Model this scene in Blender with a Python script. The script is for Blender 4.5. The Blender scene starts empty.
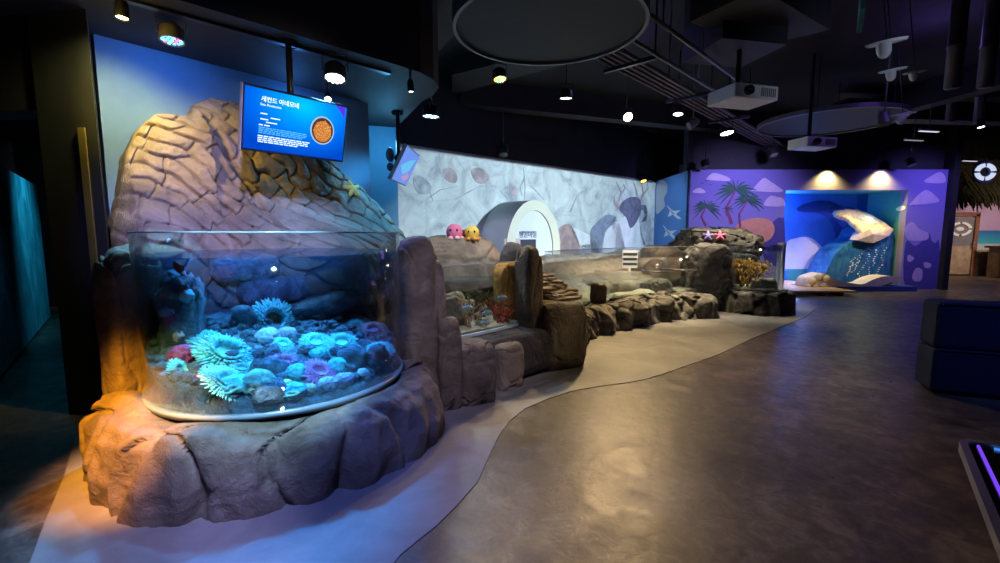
import bpy, bmesh, math, random
from mathutils import Vector, Matrix, noise
PI = math.pi
S = bpy.context.scene
COL = S.collection
RND = random.Random(7)

# ------------------------------------------------------------------ camera (eye height 1.5 m, looking along +Y, tipped down ~6 deg)
EYE = 1.5; FPX = 450.0; PITCH = math.atan(48.5/450)
CP, SP = math.cos(PITCH), math.sin(PITCH)
cam_d = bpy.data.cameras.new('camera'); cam = bpy.data.objects.new('camera', cam_d); COL.objects.link(cam)
cam_d.sensor_width = 36; cam_d.lens = 36*FPX/1000; cam_d.clip_start = 0.05
cam.location = (0, 0, EYE); cam.rotation_euler = (PI/2-PITCH, 0, 0)
S.camera = cam

def ray(x, y):
    a = x-500; b = 281.5-y
    return Vector((a, CP*FPX+SP*b, -SP*FPX+CP*b))
def PZ(x, y, z):
    v = ray(x, y); t = (z-EYE)/v.z
    return Vector((v.x*t, v.y*t, z))
def PY(x, y, Y):
    v = ray(x, y); t = Y/v.y
    return Vector((v.x*t, Y, EYE+v.z*t))
def PP(x, y, o, n):                      # meets the plane through o with normal n
    v = ray(x, y); e = Vector((0, 0, EYE))
    t = (Vector(o)-e).dot(Vector(n))/v.dot(Vector(n))
    return e+v*t

# ------------------------------------------------------------------ materials
def new_mat(name):
    m = bpy.data.materials.new(name); m.use_nodes = True
    nt = m.node_tree; nt.nodes.clear()
    out = nt.nodes.new('ShaderNodeOutputMaterial')
    return m, nt, out
def ramp(nt, fac, stops):
    r = nt.nodes.new('ShaderNodeValToRGB')
    el = r.color_ramp.elements
    el[0].position, el[0].color = stops[0][0], (*stops[0][1], 1)
    el[1].position, el[1].color = stops[1][0], (*stops[1][1], 1)
    for p, c in stops[2:]:
        e = el.new(p); e.color = (*c, 1)
    nt.links.new(fac, r.inputs['Fac']); return r
def coords(nt, scale=(1, 1, 1), kind='Object'):
    t = nt.nodes.new('ShaderNodeTexCoord'); mp = nt.nodes.new('ShaderNodeMapping')
    mp.inputs['Scale'].default_value = scale
    nt.links.new(t.outputs[kind], mp.inputs['Vector']); return mp.outputs['Vector']
def nz(nt, vec, scale, detail=4, rough=0.55, dist=0):
    n = nt.nodes.new('ShaderNodeTexNoise'); n.inputs['Scale'].default_value = scale
    n.inputs['Detail'].default_value = detail; n.inputs['Roughness'].default_value = rough
    n.inputs['Distortion'].default_value = dist
    nt.links.new(vec, n.inputs['Vector']); return n.outputs['Fac']
def bsdf(nt, out, rough=0.6, metal=0.0, spec=0.5):
    b = nt.nodes.new('ShaderNodeBsdfPrincipled'); b.inputs['Roughness'].default_value = rough
    b.inputs['Metallic'].default_value = metal; b.inputs['Specular IOR Level'].default_value = spec
    nt.links.new(b.outputs[0], out.inputs['Surface']); return b
def bump(nt, b, h, strength=0.4, dist=0.02):
    k = nt.nodes.new('ShaderNodeBump'); k.inputs['Strength'].default_value = strength
    k.inputs['Distance'].default_value = dist
    nt.links.new(h, k.inputs['Height']); nt.links.new(k.outputs[0], b.inputs['Normal'])
def M_plain(name, c, rough=0.6, metal=0.0, var=0.15, scale=8, bmp=0.0, spec=0.5):
    m, nt, out = new_mat(name); b = bsdf(nt, out, rough, metal, spec)
    f = nz(nt, coords(nt), scale)
    lo = tuple(x*(1-var) for x in c); hi = tuple(min(1, x*(1+var)) for x in c)
    r = ramp(nt, f, [(0.3, lo), (0.7, hi)]); nt.links.new(r.outputs[0], b.inputs['Base Color'])
    if bmp: bump(nt, b, nz(nt, coords(nt), scale*6), bmp, 0.01)
    return m
def M_rock(name, cols, scale=2.5, bmp=0.7, rough=0.85, fine=22):
    m, nt, out = new_mat(name); b = bsdf(nt, out, rough, 0, 0.3)
    v = coords(nt)
    f = nz(nt, v, scale, 8, 0.62, 0.6)
    r = ramp(nt, f, [(0.30, cols[0]), (0.72, cols[-1])] + [(0.30+0.42*(i+1)/(len(cols)-1), c) for i, c in enumerate(cols[1:-1])])
    nt.links.new(r.outputs[0], b.inputs['Base Color'])
    a = nz(nt, v, fine, 8, 0.7, 0.3); a2 = nz(nt, v, fine*0.28, 6, 0.6, 0.8)
    ad = nt.nodes.new('ShaderNodeMath'); ad.operation = 'MULTIPLY_ADD'; ad.inputs[1].default_value = 0.45
    nt.links.new(a, ad.inputs[0]); nt.links.new(a2, ad.inputs[2])
    bump(nt, b, ad.outputs[0], bmp, 0.045)
    return m
def M_emit(name, c, s):
    m, nt, out = new_mat(name); e = nt.nodes.new('ShaderNodeEmission')
    e.inputs[0].default_value = (*c, 1); e.inputs[1].default_value = s
    nt.links.new(e.outputs[0], out.inputs['Surface']); return m
def M_glass(name, tint=(0.95, 0.98, 1), gl=1.0, ior=1.3, rough=0.02, base=0.0, gcol=(1, 1, 1)):
    m, nt, out = new_mat(name)
    t = nt.nodes.new('ShaderNodeBsdfTransparent'); t.inputs[0].default_value = (*tint, 1)
    g = nt.nodes.new('ShaderNodeBsdfGlossy'); g.inputs['Roughness'].default_value = rough; g.inputs[0].default_value = (*gcol, 1)
    fr = nt.nodes.new('ShaderNodeLayerWeight'); fr.inputs['Blend'].default_value = 0.5
    pw = nt.nodes.new('ShaderNodeMath'); pw.operation = 'POWER'; pw.inputs[1].default_value = 4.5; nt.links.new(fr.outputs['Facing'], pw.inputs[0])
    ma = nt.nodes.new('ShaderNodeMath'); ma.operation = 'MULTIPLY_ADD'; ma.inputs[1].default_value = 0.45*gl; ma.inputs[2].default_value = base+((ior-1)/(ior+1))**2; ma.use_clamp = True
    nt.links.new(pw.outputs[0], ma.inputs[0])
    mx = nt.nodes.new('ShaderNodeMixShader'); nt.links.new(ma.outputs[0], mx.inputs[0])
    nt.links.new(t.outputs[0], mx.inputs[1]); nt.links.new(g.outputs[0], mx.inputs[2])
    nt.links.new(mx.outputs[0], out.inputs['Surface']); return m

ROCK = M_rock('rock_brown', [(0.07, 0.055, 0.045), (0.17, 0.135, 0.105), (0.30, 0.25, 0.20)], 2.2)
ROCKT = M_rock('rock_tan', [(0.13, 0.10, 0.075), (0.27, 0.215, 0.16), (0.42, 0.35, 0.27)], 1.8, 0.6)
ROCKD = M_rock('rock_dark', [(0.03, 0.028, 0.03), (0.07, 0.062, 0.065), (0.13, 0.115, 0.115)], 3)
ROCKG = M_rock('rock_grey', [(0.05, 0.045, 0.04), (0.15, 0.135, 0.115), (0.36, 0.33, 0.29)], 4, 0.8)
ROCKO = M_rock('rock_ochre', [(0.20, 0.09, 0.02), (0.50, 0.25, 0.05), (0.65, 0.38, 0.12)], 4, 0.6)
SAND = M_rock('sand', [(0.30, 0.25, 0.19), (0.45, 0.39, 0.30), (0.55, 0.48, 0.38)], 9, 0.5, fine=60)
BLACK = M_plain('black_paint', (0.012, 0.012, 0.016), 0.6)
BLACKM = M_plain('black_metal', (0.02, 0.02, 0.022), 0.35, 0.3)
CEIL = M_plain('ceiling_black', (0.008, 0.0075, 0.010), 0.9)
SOFF = M_plain('soffit_charcoal', (0.022, 0.020, 0.023), 0.7, var=0.3, scale=3)
NAVY = M_plain('dark_navy_wall', (0.022, 0.020, 0.038), 0.8)
BLUEW = M_plain('blue_wall_paint', (0.16, 0.30, 0.46), 0.75, var=0.04)
PALEB = M_plain('light_blue_paint', (0.20, 0.48, 0.70), 0.75, var=0.04)
WHITE = M_plain('white_paint', (0.75, 0.76, 0.78), 0.5, var=0.04)
GREYM = M_plain('grey_metal', (0.13, 0.13, 0.145), 0.45, 0.4)
STEEL = M_plain('brushed_steel', (0.55, 0.55, 0.58), 0.3, 0.9, 0.08)
GLASS = M_glass('acrylic_glass', (0.965, 0.98, 0.985), 1.6, 1.42, 0.03, 0.012)
GLASSH = M_glass('hazy_acrylic', (0.93, 0.94, 0.96), 1.6, 1.45, 0.09, 0.03)
_nt = GLASSH.node_tree; _o = [k for k in _nt.nodes if k.type == 'OUTPUT_MATERIAL'][0]; _l = _o.inputs[0].links[0].from_socket
_d = _nt.nodes.new('ShaderNodeBsdfTranslucent'); _d.inputs[0].default_value = (.8, .82, .86, 1); _d2 = _nt.nodes.new('ShaderNodeBsdfDiffuse'); _d2.inputs[0].default_value = (.8, .82, .86, 1)
_m0 = _nt.nodes.new('ShaderNodeMixShader'); _nt.links.new(_d.outputs[0], _m0.inputs[1]); _nt.links.new(_d2.outputs[0], _m0.inputs[2])
_m1 = _nt.nodes.new('ShaderNodeMixShader'); _m1.inputs[0].default_value = 0.05; _nt.links.new(_l, _m1.inputs[1]); _nt.links.new(_m0.outputs[0], _m1.inputs[2]); _nt.links.new(_m1.outputs[0], _o.inputs[0])
GEDGE = M_plain('polished_acrylic_edge', (0.35, 0.50, 0.62), 0.2, 0, 0.05)
WATER = M_glass('water', (0.42, 0.72, 0.92), 1.0, 1.33, 0.02, 0.01)
WATERC = M_glass('clear_water', (0.82, 0.91, 0.91), 1.0, 1.33, 0.03, 0.01)

# floor: stained, sealed concrete
m, nt, out = new_mat('stained_concrete'); b = bsdf(nt, out, 0.35, 0, 0.5)
v = coords(nt, kind='Object')
f1 = nz(nt, v, 1.3, 10, 0.68, 0.7); f2 = nz(nt, v, 6.5, 12, 0.74, 0.9)
mx = nt.nodes.new('ShaderNodeMath'); mx.operation = 'MULTIPLY_ADD'; mx.inputs[1].default_value = 0.55
ml = nt.nodes.new('ShaderNodeMath'); ml.operation = 'MULTIPLY'; ml.inputs[1].default_value = 0.45
nt.links.new(f2, mx.inputs[0]); nt.links.new(f1, ml.inputs[0]); nt.links.new(ml.outputs[0], mx.inputs[2])
r = ramp(nt, mx.outputs[0], [(0.38, (0.028, 0.022, 0.018)), (0.62, (0.20, 0.165, 0.13)), (0.50, (0.082, 0.066, 0.053))])
nt.links.new(r.outputs[0], b.inputs['Base Color'])
rr = ramp(nt, nz(nt, v, 6, 8, 0.7, 0.5), [(0.3, (0.26,)*3), (0.75, (0.52,)*3)]); nt.links.new(rr.outputs[0], b.inputs['Roughness'])
bump(nt, b, nz(nt, v, 10, 9, 0.65, 0.4), 0.22, 0.02)
FLOOR = m
m, nt, out = new_mat('trowelled_path'); b = bsdf(nt, out, 0.55, 0, 0.4)
v = coords(nt); r = ramp(nt, nz(nt, v, 2.2, 10, 0.6, 0.5), [(0.32, (0.155, 0.145, 0.14)), (0.68, (0.26, 0.25, 0.24))])
nt.links.new(r.outputs[0], b.inputs['Base Color']); bump(nt, b, nz(nt, v, 60, 5), 0.15, 0.006)
PATH = m

# ------------------------------------------------------------------ mesh helpers
class MB:
    def __init__(s): s.bm = bmesh.new(); s.M = Matrix.Identity(4)
    def v(s, p): return s.bm.verts.new(s.M @ Vector(p))
    def face(s, vs):
        try: return s.bm.faces.new(vs)
        except ValueError: return None
    def box(s, c, d, rz=0, bev=0.0):
        R = Matrix.Translation(c) @ Matrix.Rotation(rz, 4, 'Z')
        q = [s.v(R @ Vector((x*d[0]/2, y*d[1]/2, z*d[2]/2))) for x in (-1, 1) for y in (-1, 1) for z in (-1, 1)]
        fs = [s.face([q[i] for i in k]) for k in ((0, 1, 3, 2), (4, 6, 7, 5), (0, 4, 5, 1), (2, 3, 7, 6), (0, 2, 6, 4), (1, 5, 7, 3))]
        if bev:
            es = {e for f in fs for e in f.edges}
            bmesh.ops.bevel(s.bm, geom=list(es), offset=bev, segments=3, profile=0.6, affect='EDGES')
        return s
    def hexa(s, p):                       # 8 corners: bottom loop, top loop
        q = [s.v(x) for x in p]
        for k in ((3, 2, 1, 0), (4, 5, 6, 7), (0, 1, 5, 4), (1, 2, 6, 5), (2, 3, 7, 6), (3, 0, 4, 7)): s.face([q[i] for i in k])
        return s
    def tube(s, pts, r, n=10, cap=True, r2=None):
        pts = [Vector(p) for p in pts]; rings = []
        for i, p in enumerate(pts):
            t = (pts[min(i+1, len(pts)-1)]-pts[max(i-1, 0)]).normalized()
            a = t.orthogonal().normalized() if i == 0 else (a - t*a.dot(t)).normalized()
            c = t.cross(a)
            rad = r[i] if isinstance(r, (list, tuple)) else r
            rings.append([s.v(p+(a*math.cos(2*PI*k/n)+c*math.sin(2*PI*k/n))*rad) for k in range(n)])
        for A, B in zip(rings, rings[1:]):
            for k in range(n): s.face([A[k], A[(k+1) % n], B[(k+1) % n], B[k]])
        if cap: s.face(rings[0][::-1]); s.face(rings[-1])
        return s
    def lathe(s, prof, c=(0, 0, 0), n=32, a0=0, a1=2*PI, closed=True):
        c = Vector(c); rings = []; full = abs(a1-a0-2*PI) < 1e-6
        m = n if full else n+1
        for r, z in prof:
            rings.append([s.v(c+Vector((r*math.cos(a0+(a1-a0)*k/n), r*math.sin(a0+(a1-a0)*k/n), z))) for k in range(m)])
        for A, B in zip(rings, rings[1:]):
            for k in range(n): s.face([A[k], A[(k+1) % m], B[(k+1) % m], B[k]])
        return s
    def prism(s, poly, z0, z1):
        a = [s.v((p[0], p[1], z0)) for p in poly]; b = [s.v((p[0], p[1], z1)) for p in poly]; n = len(a)
        s.face(a[::-1]); s.face(b)
        for k in range(n): s.face([a[k], a[(k+1) % n], b[(k+1) % n], b[k]])
        return s
    def sweep(s, poly, d):                # polygon of 3-D points pushed along d
        d = Vector(d); a = [s.v(p) for p in poly]; b = [s.v(Vector(p)+d) for p in poly]; n = len(a)
        s.face(a[::-1]); s.face(b)
        for k in range(n): s.face([a[k], a[(k+1) % n], b[(k+1) % n], b[k]])
        return s
    def ball(s, c, d, sub=2, fn=None):
        r = bmesh.ops.create_icosphere(s.bm, subdivisions=sub, radius=1)
        for q in r['verts']:
            p = q.co.copy()
            if fn: p = fn(p)
            q.co = s.M @ (Vector(c)+Vector((p.x*d[0]/2, p.y*d[1]/2, p.z*d[2]/2)))
        return s
    def build(s, name, mat, parent=None, smooth=False, local=False):
        bmesh.ops.remove_doubles(s.bm, verts=s.bm.verts, dist=1e-6)
        bmesh.ops.recalc_face_normals(s.bm, faces=s.bm.faces)
        me = bpy.data.meshes.new(name); s.bm.to_mesh(me); s.bm.free()
        me.materials.append(mat)
        if smooth:
            for p in me.polygons: p.use_smooth = True
        o = bpy.data.objects.new(name, me); COL.objects.link(o)
        if parent is not None:
            o.parent = parent
            if not local and parent.type == 'EMPTY': o.matrix_parent_inverse = Matrix.Translation(-root_loc(parent))
        return o
def root_loc(o):
    l = Vector(o.location)
    while o.parent is not None:
        return root_loc(o.parent) if o.type != 'EMPTY' else l
    return l
def tag(o, label, cat, group=None, kind=None):
    o['label'] = label; o['category'] = cat
    if group: o['group'] = group
    if kind: o['kind'] = kind
    return o
def thing(name, label, cat, loc=(0, 0, 0), group=None):
    o = bpy.data.objects.new(name, None); o.empty_display_size = 0.05; COL.objects.link(o)
    o.location = loc; return tag(o, label, cat, group)
def struct(o, label=None, cat=None):
    o['kind'] = 'structure'
    if label: o['label'] = label
    if cat: o['category'] = cat
    return o
def copy_tree(o, parent=None):
    c = o.copy(); COL.objects.link(c)
    if parent is not None: c.parent = parent
    for ch in KIDS(o): copy_tree(ch, c)
    return c
def KIDS(o): return [x for x in bpy.data.objects if x.parent is o]

def sstep(a, b, x):
    t = max(0, min(1, (x-a)/(b-a))); return t*t*(3-2*t)
CRW = 0.10
def crack(p):                             # 0 on a fissure, 1 in the middle of a block
    d, _ = noise.voronoi(p); return sstep(0.0, CRW, d[1]-d[0])
def fract(p, o=5): return noise.fractal(p, 1.0, 2.0, o)

def rock_mb(c, d, seed=0, rz=0, e=0.55, amp=0.10, sub=5, crk=0.05, freq=1.6, tilt=0.0, stretch=(1, 1, 1), zmin=None):
    mb = MB(); off = Vector((seed*3.17, seed*1.31, seed*7.7))
    R = Matrix.Rotation(rz, 3, 'Z') @ Matrix.Rotation(tilt, 3, 'X')
    avg = (d[0]+d[1]+d[2])/3
    def fn(p):
        q = Vector([math.copysign(abs(k)**e, k) for k in p])
        w = Vector((q.x*d[0]/2*stretch[0], q.y*d[1]/2*stretch[1], q.z*d[2]/2*stretch[2]))
        k = fract(w*freq*1.6/avg+off)*amp + 0.25*amp*noise.noise(w*9/avg+off)
        k += crk*(crack(w*freq*1.5/avg+off+0.25*noise.noise_vector(w*2.5/avg+off))-1)
        return q*(1+k)
    r = bmesh.ops.create_icosphere(mb.bm, subdivisions=sub, radius=1)
    for q in r['verts']:
        p = fn(q.co.copy()); p = R @ Vector((p.x*d[0]/2, p.y*d[1]/2, p.z*d[2]/2)); p += Vector(c)
        if zmin is not None and p.z < zmin: p.z = zmin
        q.co = p
    return mb
def rock(name, label, c, d, mat=None, cat='rock', group=None, **k):
    return tag(rock_mb(c, d, **k).build(name, mat or ROCK, None, True), label, cat, group)

# ------------------------------------------------------------------ lights
def spot(loc, target, e, col, ang=40, blend=0.5, rad=0.05):
    l = bpy.data.lights.new('spot_light', 'SPOT'); l.energy = e; l.color = col
    l.spot_size = math.radians(ang); l.spot_blend = blend; l.shadow_soft_size = rad
    o = bpy.data.objects.new('spot_light', l); COL.objects.link(o); o.location = loc
    o.rotation_euler = (Vector(target)-Vector(loc)).to_track_quat('-Z', 'Y').to_euler()
    return o
def point(loc, e, col, rad=0.1):
    l = bpy.data.lights.new('point_light', 'POINT'); l.energy = e; l.color = col; l.shadow_soft_size = rad
    o = bpy.data.objects.new('point_light', l); COL.objects.link(o); o.location = loc; return o
def area(loc, target, e, col, sx, sy):
    l = bpy.data.lights.new('area_light', 'AREA'); l.energy = e; l.color = col; l.shape = 'RECTANGLE'; l.size = sx; l.size_y = sy
    o = bpy.data.objects.new('area_light', l); COL.objects.link(o); o.location = loc
    o.rotation_euler = (Vector(target)-Vector(loc)).to_track_quat('-Z', 'Y').to_euler()
    return o

# ================================================================== THE SETTING
CEIL_Z = 4.6
struct(MB().box((5.5, 8, -0.05), (31, 26, 0.1)).build('floor', FLOOR))
struct(MB().box((5.5, 8, CEIL_Z+0.05), (31, 26, 0.1)).build('ceiling', CEIL))
edge = [PZ(x, y, 0).to_2d() for x, y in ((400, 556), (418, 541), (436, 527), (458, 505), (478, 482), (489, 457), (499, 436), (510, 421), (525, 409), (548, 399), (574, 391), (600, 386.5), (628, 383), (648, 379), (664, 374), (690, 365), (718, 355), (752, 339), (784, 326), (806, 317), (816, 308))]
left = [PZ(x, y, 0).to_2d() for x, y in ((90, 400), (75, 440), (63, 480), (46, 520), (30, 563))]
poly = left + [Vector((-2.0, 0.9)), Vector((-0.9, 0.9)), Vector((-0.62, 1.5))] + edge + [Vector((6.6, 9.8)), Vector((4.5, 11.3)), Vector((-1.2, 7.2)), Vector((-3.2, 4.6))]
struct(MB().prism(poly, 0.0, 0.006).build('path', PATH))

A = Vector((-3.39, 3.95, 0)); W = Vector((0.636, 0.772, 0)).normalized(); N = Vector((W.y, -W.x, 0))
def wp(u, d, z): return A+W*u+N*d+Vector((0, 0, z))
def slab(p0, p1, z0, z1, th, back):       # a wall from p0 to p1, thickness th towards 'back'
    p0, p1, bk = Vector(p0).to_3d(), Vector(p1).to_3d(), Vector(back).to_3d().normalized()*th
    return MB().prism([p0, p1, p1+bk, p0+bk], z0, z1)
WTOP = 3.15
B = wp(2.66, 0, 0)
struct(slab(A, B, 0, WTOP, 0.25, -N).build('wall_left', BLUEW))
struct(slab((-2.6, 6.95), (-1.63, 7.30), 0, WTOP, 0.2, (-0.3, 1)).build('wall_alcove', PALEB))
# projection wall
J0 = Vector((-2.25, 8.24, 0)); J1 = Vector((5.0, 14.70, 0)); JW = (J1-J0).normalized(); JN = Vector((JW.y, -JW.x, 0))
m, nt, out = new_mat('ice_cliff_picture'); b = bsdf(nt, out, 0.8, 0, 0.2); v = coords(nt)
f = nz(nt, v, 1.6, 9, 0.6, 1.2)
r = ramp(nt, f, [(0.33, (0.33, 0.36, 0.40)), (0.62, (0.66, 0.73, 0.70)), (0.48, (0.54, 0.60, 0.60)), (0.72, (0.78, 0.83, 0.80))])
v2 = coords(nt, (1.0, 1.0, 1.6)); wv = nt.nodes.new('ShaderNodeTexVoronoi'); wv.feature = 'DISTANCE_TO_EDGE'; wv.inputs['Scale'].default_value = 0.8
ds = nt.nodes.new('ShaderNodeMixRGB'); ds.inputs[0].default_value = 0.22
nn = nt.nodes.new('ShaderNodeTexNoise'); nn.inputs['Scale'].default_value = 1.3; nn.inputs['Detail'].default_value = 6
nt.links.new(v2, nn.inputs['Vector']); nt.links.new(v2, ds.inputs[1]); nt.links.new(nn.outputs['Color'], ds.inputs[2]); nt.links.new(ds.outputs[0], wv.inputs['Vector'])
ln = ramp(nt, wv.outputs[0], [(0.0, (0.62, 0.64, 0.62)), (0.025, (1, 1, 1))])
mu = nt.nodes.new('ShaderNodeMixRGB'); mu.blend_type = 'MULTIPLY'; mu.inputs[0].default_value = 0.35
nt.links.new(r.outputs[0], mu.inputs[1]); nt.links.new(ln.outputs[0], mu.inputs[2]); nt.links.new(mu.outputs[0], b.inputs['Base Color'])
ICE = m
wall_proj = struct(slab(J0, J1, 0, WTOP-0.08, 0.2, -JN).build('wall_projection', ICE))
struct(slab(J0+JN*0.02, J1+JN*0.02, WTOP-0.08, WTOP-0.0, 0.22, -JN).build('trim_1', M_plain('pale_trim', (0.42, 0.42, 0.45), 0.6)))
struct(slab(J0-JW*3, J1+JW*1.5, WTOP, CEIL_Z, 0.2, -JN).build('wall_upper', NAVY))

def paint(name, pts, o, n, mat, parent, th=0.006, lift=0.002):   # a flat painted shape on a wall (photo pixels met with the wall's plane)
    n = Vector(n).to_3d().normalized(); q = [PP(x, y, o, n)+n*lift for x, y in pts]
    return MB().sweep(q, n*th).build(name, mat, parent)
def smoothloop(pts, k=4):                 # closed Catmull-Rom
    r = []; n = len(pts)
    for i in range(n):
        p = [Vector(pts[(i+j-1) % n]) for j in range(4)]
        for t in [j/k for j in range(k)]:
            r.append(0.5*((2*p[1])+(p[2]-p[0])*t+(2*p[0]-5*p[1]+4*p[2]-p[3])*t*t+(3*p[1]-p[0]-3*p[2]+p[3])*t**3))
    return [(q.x, q.y) for q in r]
def stroke(pts, w0, w1):                  # a tapering brush line as a polygon
    L, R = [], []; P = [Vector(p) for p in pts]
    for i, p in enumerate(P):
        t = (P[min(i+1, len(P)-1)]-P[max(0, i-1)]).normalized(); k = Vector((-t.y, t.x))*(w0+(w1-w0)*i/(len(P)-1))/2
        L.append(tuple(p+k)); R.append(tuple(p-k))
    return L+R[::-1]
PBR = M_plain('picture_brown', (0.40, 0.34, 0.36), 0.8, var=0.35, scale=6)
PGR = M_plain('picture_grey', (0.40, 0.44, 0.48), 0.8, var=0.3, scale=5)
PDK = M_plain('picture_dark', (0.14, 0.14, 0.22), 0.8, var=0.35, scale=6)
PWH = M_plain('picture_white', (0.80, 0.82, 0.84), 0.8, var=0.1, scale=4)
PRD = M_plain('picture_rust', (0.42, 0.30, 0.30), 0.8, var=0.3, scale=6)
PSL = M_plain('picture_slate', (0.25, 0.30, 0.40), 0.8, var=0.2, scale=6)
for nm, pts, mt in (
    ('painted_boulder', [(443, 170), (451, 168), (457, 176), (455, 183), (446, 180)], PBR),
    ('painted_boulder', [(471, 170), (481, 168), (489, 177), (484, 184), (475, 181)], PBR),
    ('painted_boulder', [(413, 178), (421, 176), (431, 186), (427, 194), (417, 192)], PGR),
    ('painted_boulder', [(509, 188), (515, 186), (517, 193), (512, 196)], PBR),
    ('painted_boulder', [(553, 248), (556, 232), (566, 224), (574, 230), (580, 250), (575, 262), (556, 262)], PRD),
    ('painted_snow_rock', [(571, 228), (583, 232), (595, 239), (597, 250), (586, 249), (578, 243)], PWH),
    ('painted_boulder', [(580, 247), (592, 245), (600, 252), (600, 268), (578, 268)], PGR),
    ('painted_penguin', [(590, 232), (597, 222), (606, 215), (616, 217), (613, 224), (605, 232), (602, 250), (592, 252)], PSL),
    ('painted_snow_rock', [(604, 236), (612, 224), (618, 222), (622, 236), (620, 252), (603, 252)], PWH),
    ('painted_snow_rock', [(618, 225), (626, 216), (636, 216), (641, 230), (646, 258), (617, 258)], PWH),
    ('painted_reindeer_coat', [(612, 222), (618, 222), (623, 240), (626, 258), (616, 258)], PGR),
    ('painted_reindeer_coat', [(640, 214), (648, 211), (652, 232), (650, 258), (641, 240)], PGR),
    ('painted_reindeer_head', [(619, 209), (623, 201), (631, 197), (639, 199), (641, 210), (636, 222), (630, 228), (626, 218)], PDK),
    ('painted_boulder', [(640, 206), (646, 206), (647, 219), (641, 222), (644, 214)], PDK)):
    paint(nm, smoothloop(pts), J0, JN, mt, wall_proj, lift=0.003 if nm != 'painted_reindeer_head' else 0.012)
for pts in ([(618, 209), (614, 201), (614, 196)], [(617, 206), (621, 192), (616, 182)], [(620, 195), (625, 188), (623, 184)], [(638, 202), (636, 190), (633, 182)], [(640, 203), (643, 192), (641, 181)], [(642, 196), (648, 188), (647, 183)]):
    paint('painted_antler', stroke(pts, 2.2, 0.8), J0, JN, PBR, wall_proj, lift=0.004)
for pts in ([(524, 205), (525, 188), (523.5, 167)], [(500, 190), (507, 198), (511, 204)], [(531, 186), (538, 193), (544, 200)], [(421, 203), (440, 190), (458, 186)], [(455, 199), (480, 186), (498, 187)], [(418, 178), (428, 188), (433, 201)], [(570, 212), (577, 196), (588, 186)], [(524.5, 178), (520, 187), (522, 196)]):
    paint('painted_fissure', stroke(pts, 1.4, 0.5), J0, JN, PGR, wall_proj, lift=0.002)

# side wall and mural wall
SX = 5.0; MY = 12.0
BSKY = M_plain('mural_blue', (0.10, 0.27, 0.62), 0.75, var=0.06, scale=1)
wall_side = struct(MB().box((SX+0.1, 13.45, WTOP/2), (0.2, 2.7, WTOP)).build('wall_side', BSKY))
PCLOUD = M_plain('mural_cloud', (0.62, 0.66, 0.78), 0.75, var=0.06)
for pts in ([(657, 186), (662, 180), (667, 184), (667, 192), (664, 199), (665, 206), (660, 212), (656.5, 212)],):
    paint('painted_cloud', smoothloop(pts), (SX, 0, 0), (-1, 0, 0), PCLOUD, wall_side)
for cx, cy in ((673, 213), (669, 233)):
    paint('painted_seagull', [(cx-6, cy-8), (cx-1, cy-3), (cx+2, cy-2), (cx+8, cy-3), (cx+3, cy+1), (cx+9, cy+6), (cx+5, cy+6), (cx, cy+1.5), (cx-5, cy+4), (cx-3, cy-2)], (SX, 0, 0), (-1, 0, 0), PWH, wall_side)
    paint('painted_seagull', [(cx-4, cy-5), (cx-1, cy-2), (cx+2, cy+1), (cx, cy+1)], (SX, 0, 0), (-1, 0, 0), PSL, wall_side, lift=0.009)
m, nt, out = new_mat('mural_dusk_paint'); b = bsdf(nt, out, 0.75, 0, 0.2); v = coords(nt)
sx = nt.nodes.new('ShaderNodeSeparateXYZ'); nt.links.new(v, sx.inputs[0])
dv = nt.nodes.new('ShaderNodeMath'); dv.operation = 'MULTIPLY'; dv.inputs[1].default_value = 0.32; nt.links.new(sx.outputs['Z'], dv.inputs[0])
r = ramp(nt, dv.outputs[0], [(0.25, (0.40, 0.36, 0.66)), (0.85, (0.20, 0.17, 0.55)), (0.55, (0.30, 0.26, 0.62))])
nt.links.new(r.outputs[0], b.inputs['Base Color']); MURAL = m
NX0, NX1, NZ1 = 7.50, 10.72, 2.62
mb = MB(); y = MY+0.1
mb.box(((SX+NX0)/2, y, WTOP/2), (NX0-SX, 0.2, WTOP)); mb.box(((11.72+NX1)/2, y, WTOP/2), (11.72-NX1, 0.2, WTOP)); mb.box(((NX0+NX1)/2, y, (NZ1+WTOP)/2), (NX1-NX0, 0.2, WTOP-NZ1))
wall_back = struct(mb.build('wall_back', MURAL))
struct(MB().box((8.4, MY+0.3, (WTOP+CEIL_Z)/2), (6.9, 0.3, CEIL_Z-WTOP)).build('wall_back_upper', NAVY))
def mural(name, pts, mat, lift=0.002, sm=True): return paint(name, smoothloop(pts) if sm else pts, (0, MY, 0), (0, -1, 0), mat, wall_back, lift=lift)
PLAV = M_plain('mural_lilac', (0.56, 0.46, 0.74), 0.75, var=0.08)
PPUR = M_plain('mural_purple', (0.085, 0.075, 0.36), 0.75, var=0.10)
PSUN = M_plain('mural_peach', (0.80, 0.36, 0.24), 0.75, var=0.08)
PGRN = M_plain('mural_palm_green', (0.035, 0.12, 0.10), 0.75, var=0.2)
PTRK = M_plain('mural_trunk', (0.26, 0.07, 0.17), 0.75, var=0.2)
for pts in ([(707, 178), (713, 173), (722, 175), (729, 178), (728, 181), (708, 180)], [(752, 190), (758, 183), (764, 178), (771, 182), (777, 186), (782, 192), (753, 191)], [(764, 203), (770, 196), (777, 197), (783, 199), (784, 206), (766, 206)], [(693, 191), (699, 188), (705, 191), (704, 193), (694, 193)],
            [(911, 203), (918, 195), (926, 190), (934, 195), (938, 202), (912, 205)], [(924, 182), (931, 176), (940, 172), (945, 177), (943, 183)], [(905, 229), (912, 222), (919, 229), (928, 233), (926, 240), (908, 240)], [(912, 276), (916, 268), (922, 270), (921, 280), (914, 281)], [(908, 255), (914, 258), (910, 262), (907, 260)], [(924, 262), (931, 264), (929, 268), (924, 267)]):
    mural('painted_cloud', pts, PLAV)
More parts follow.
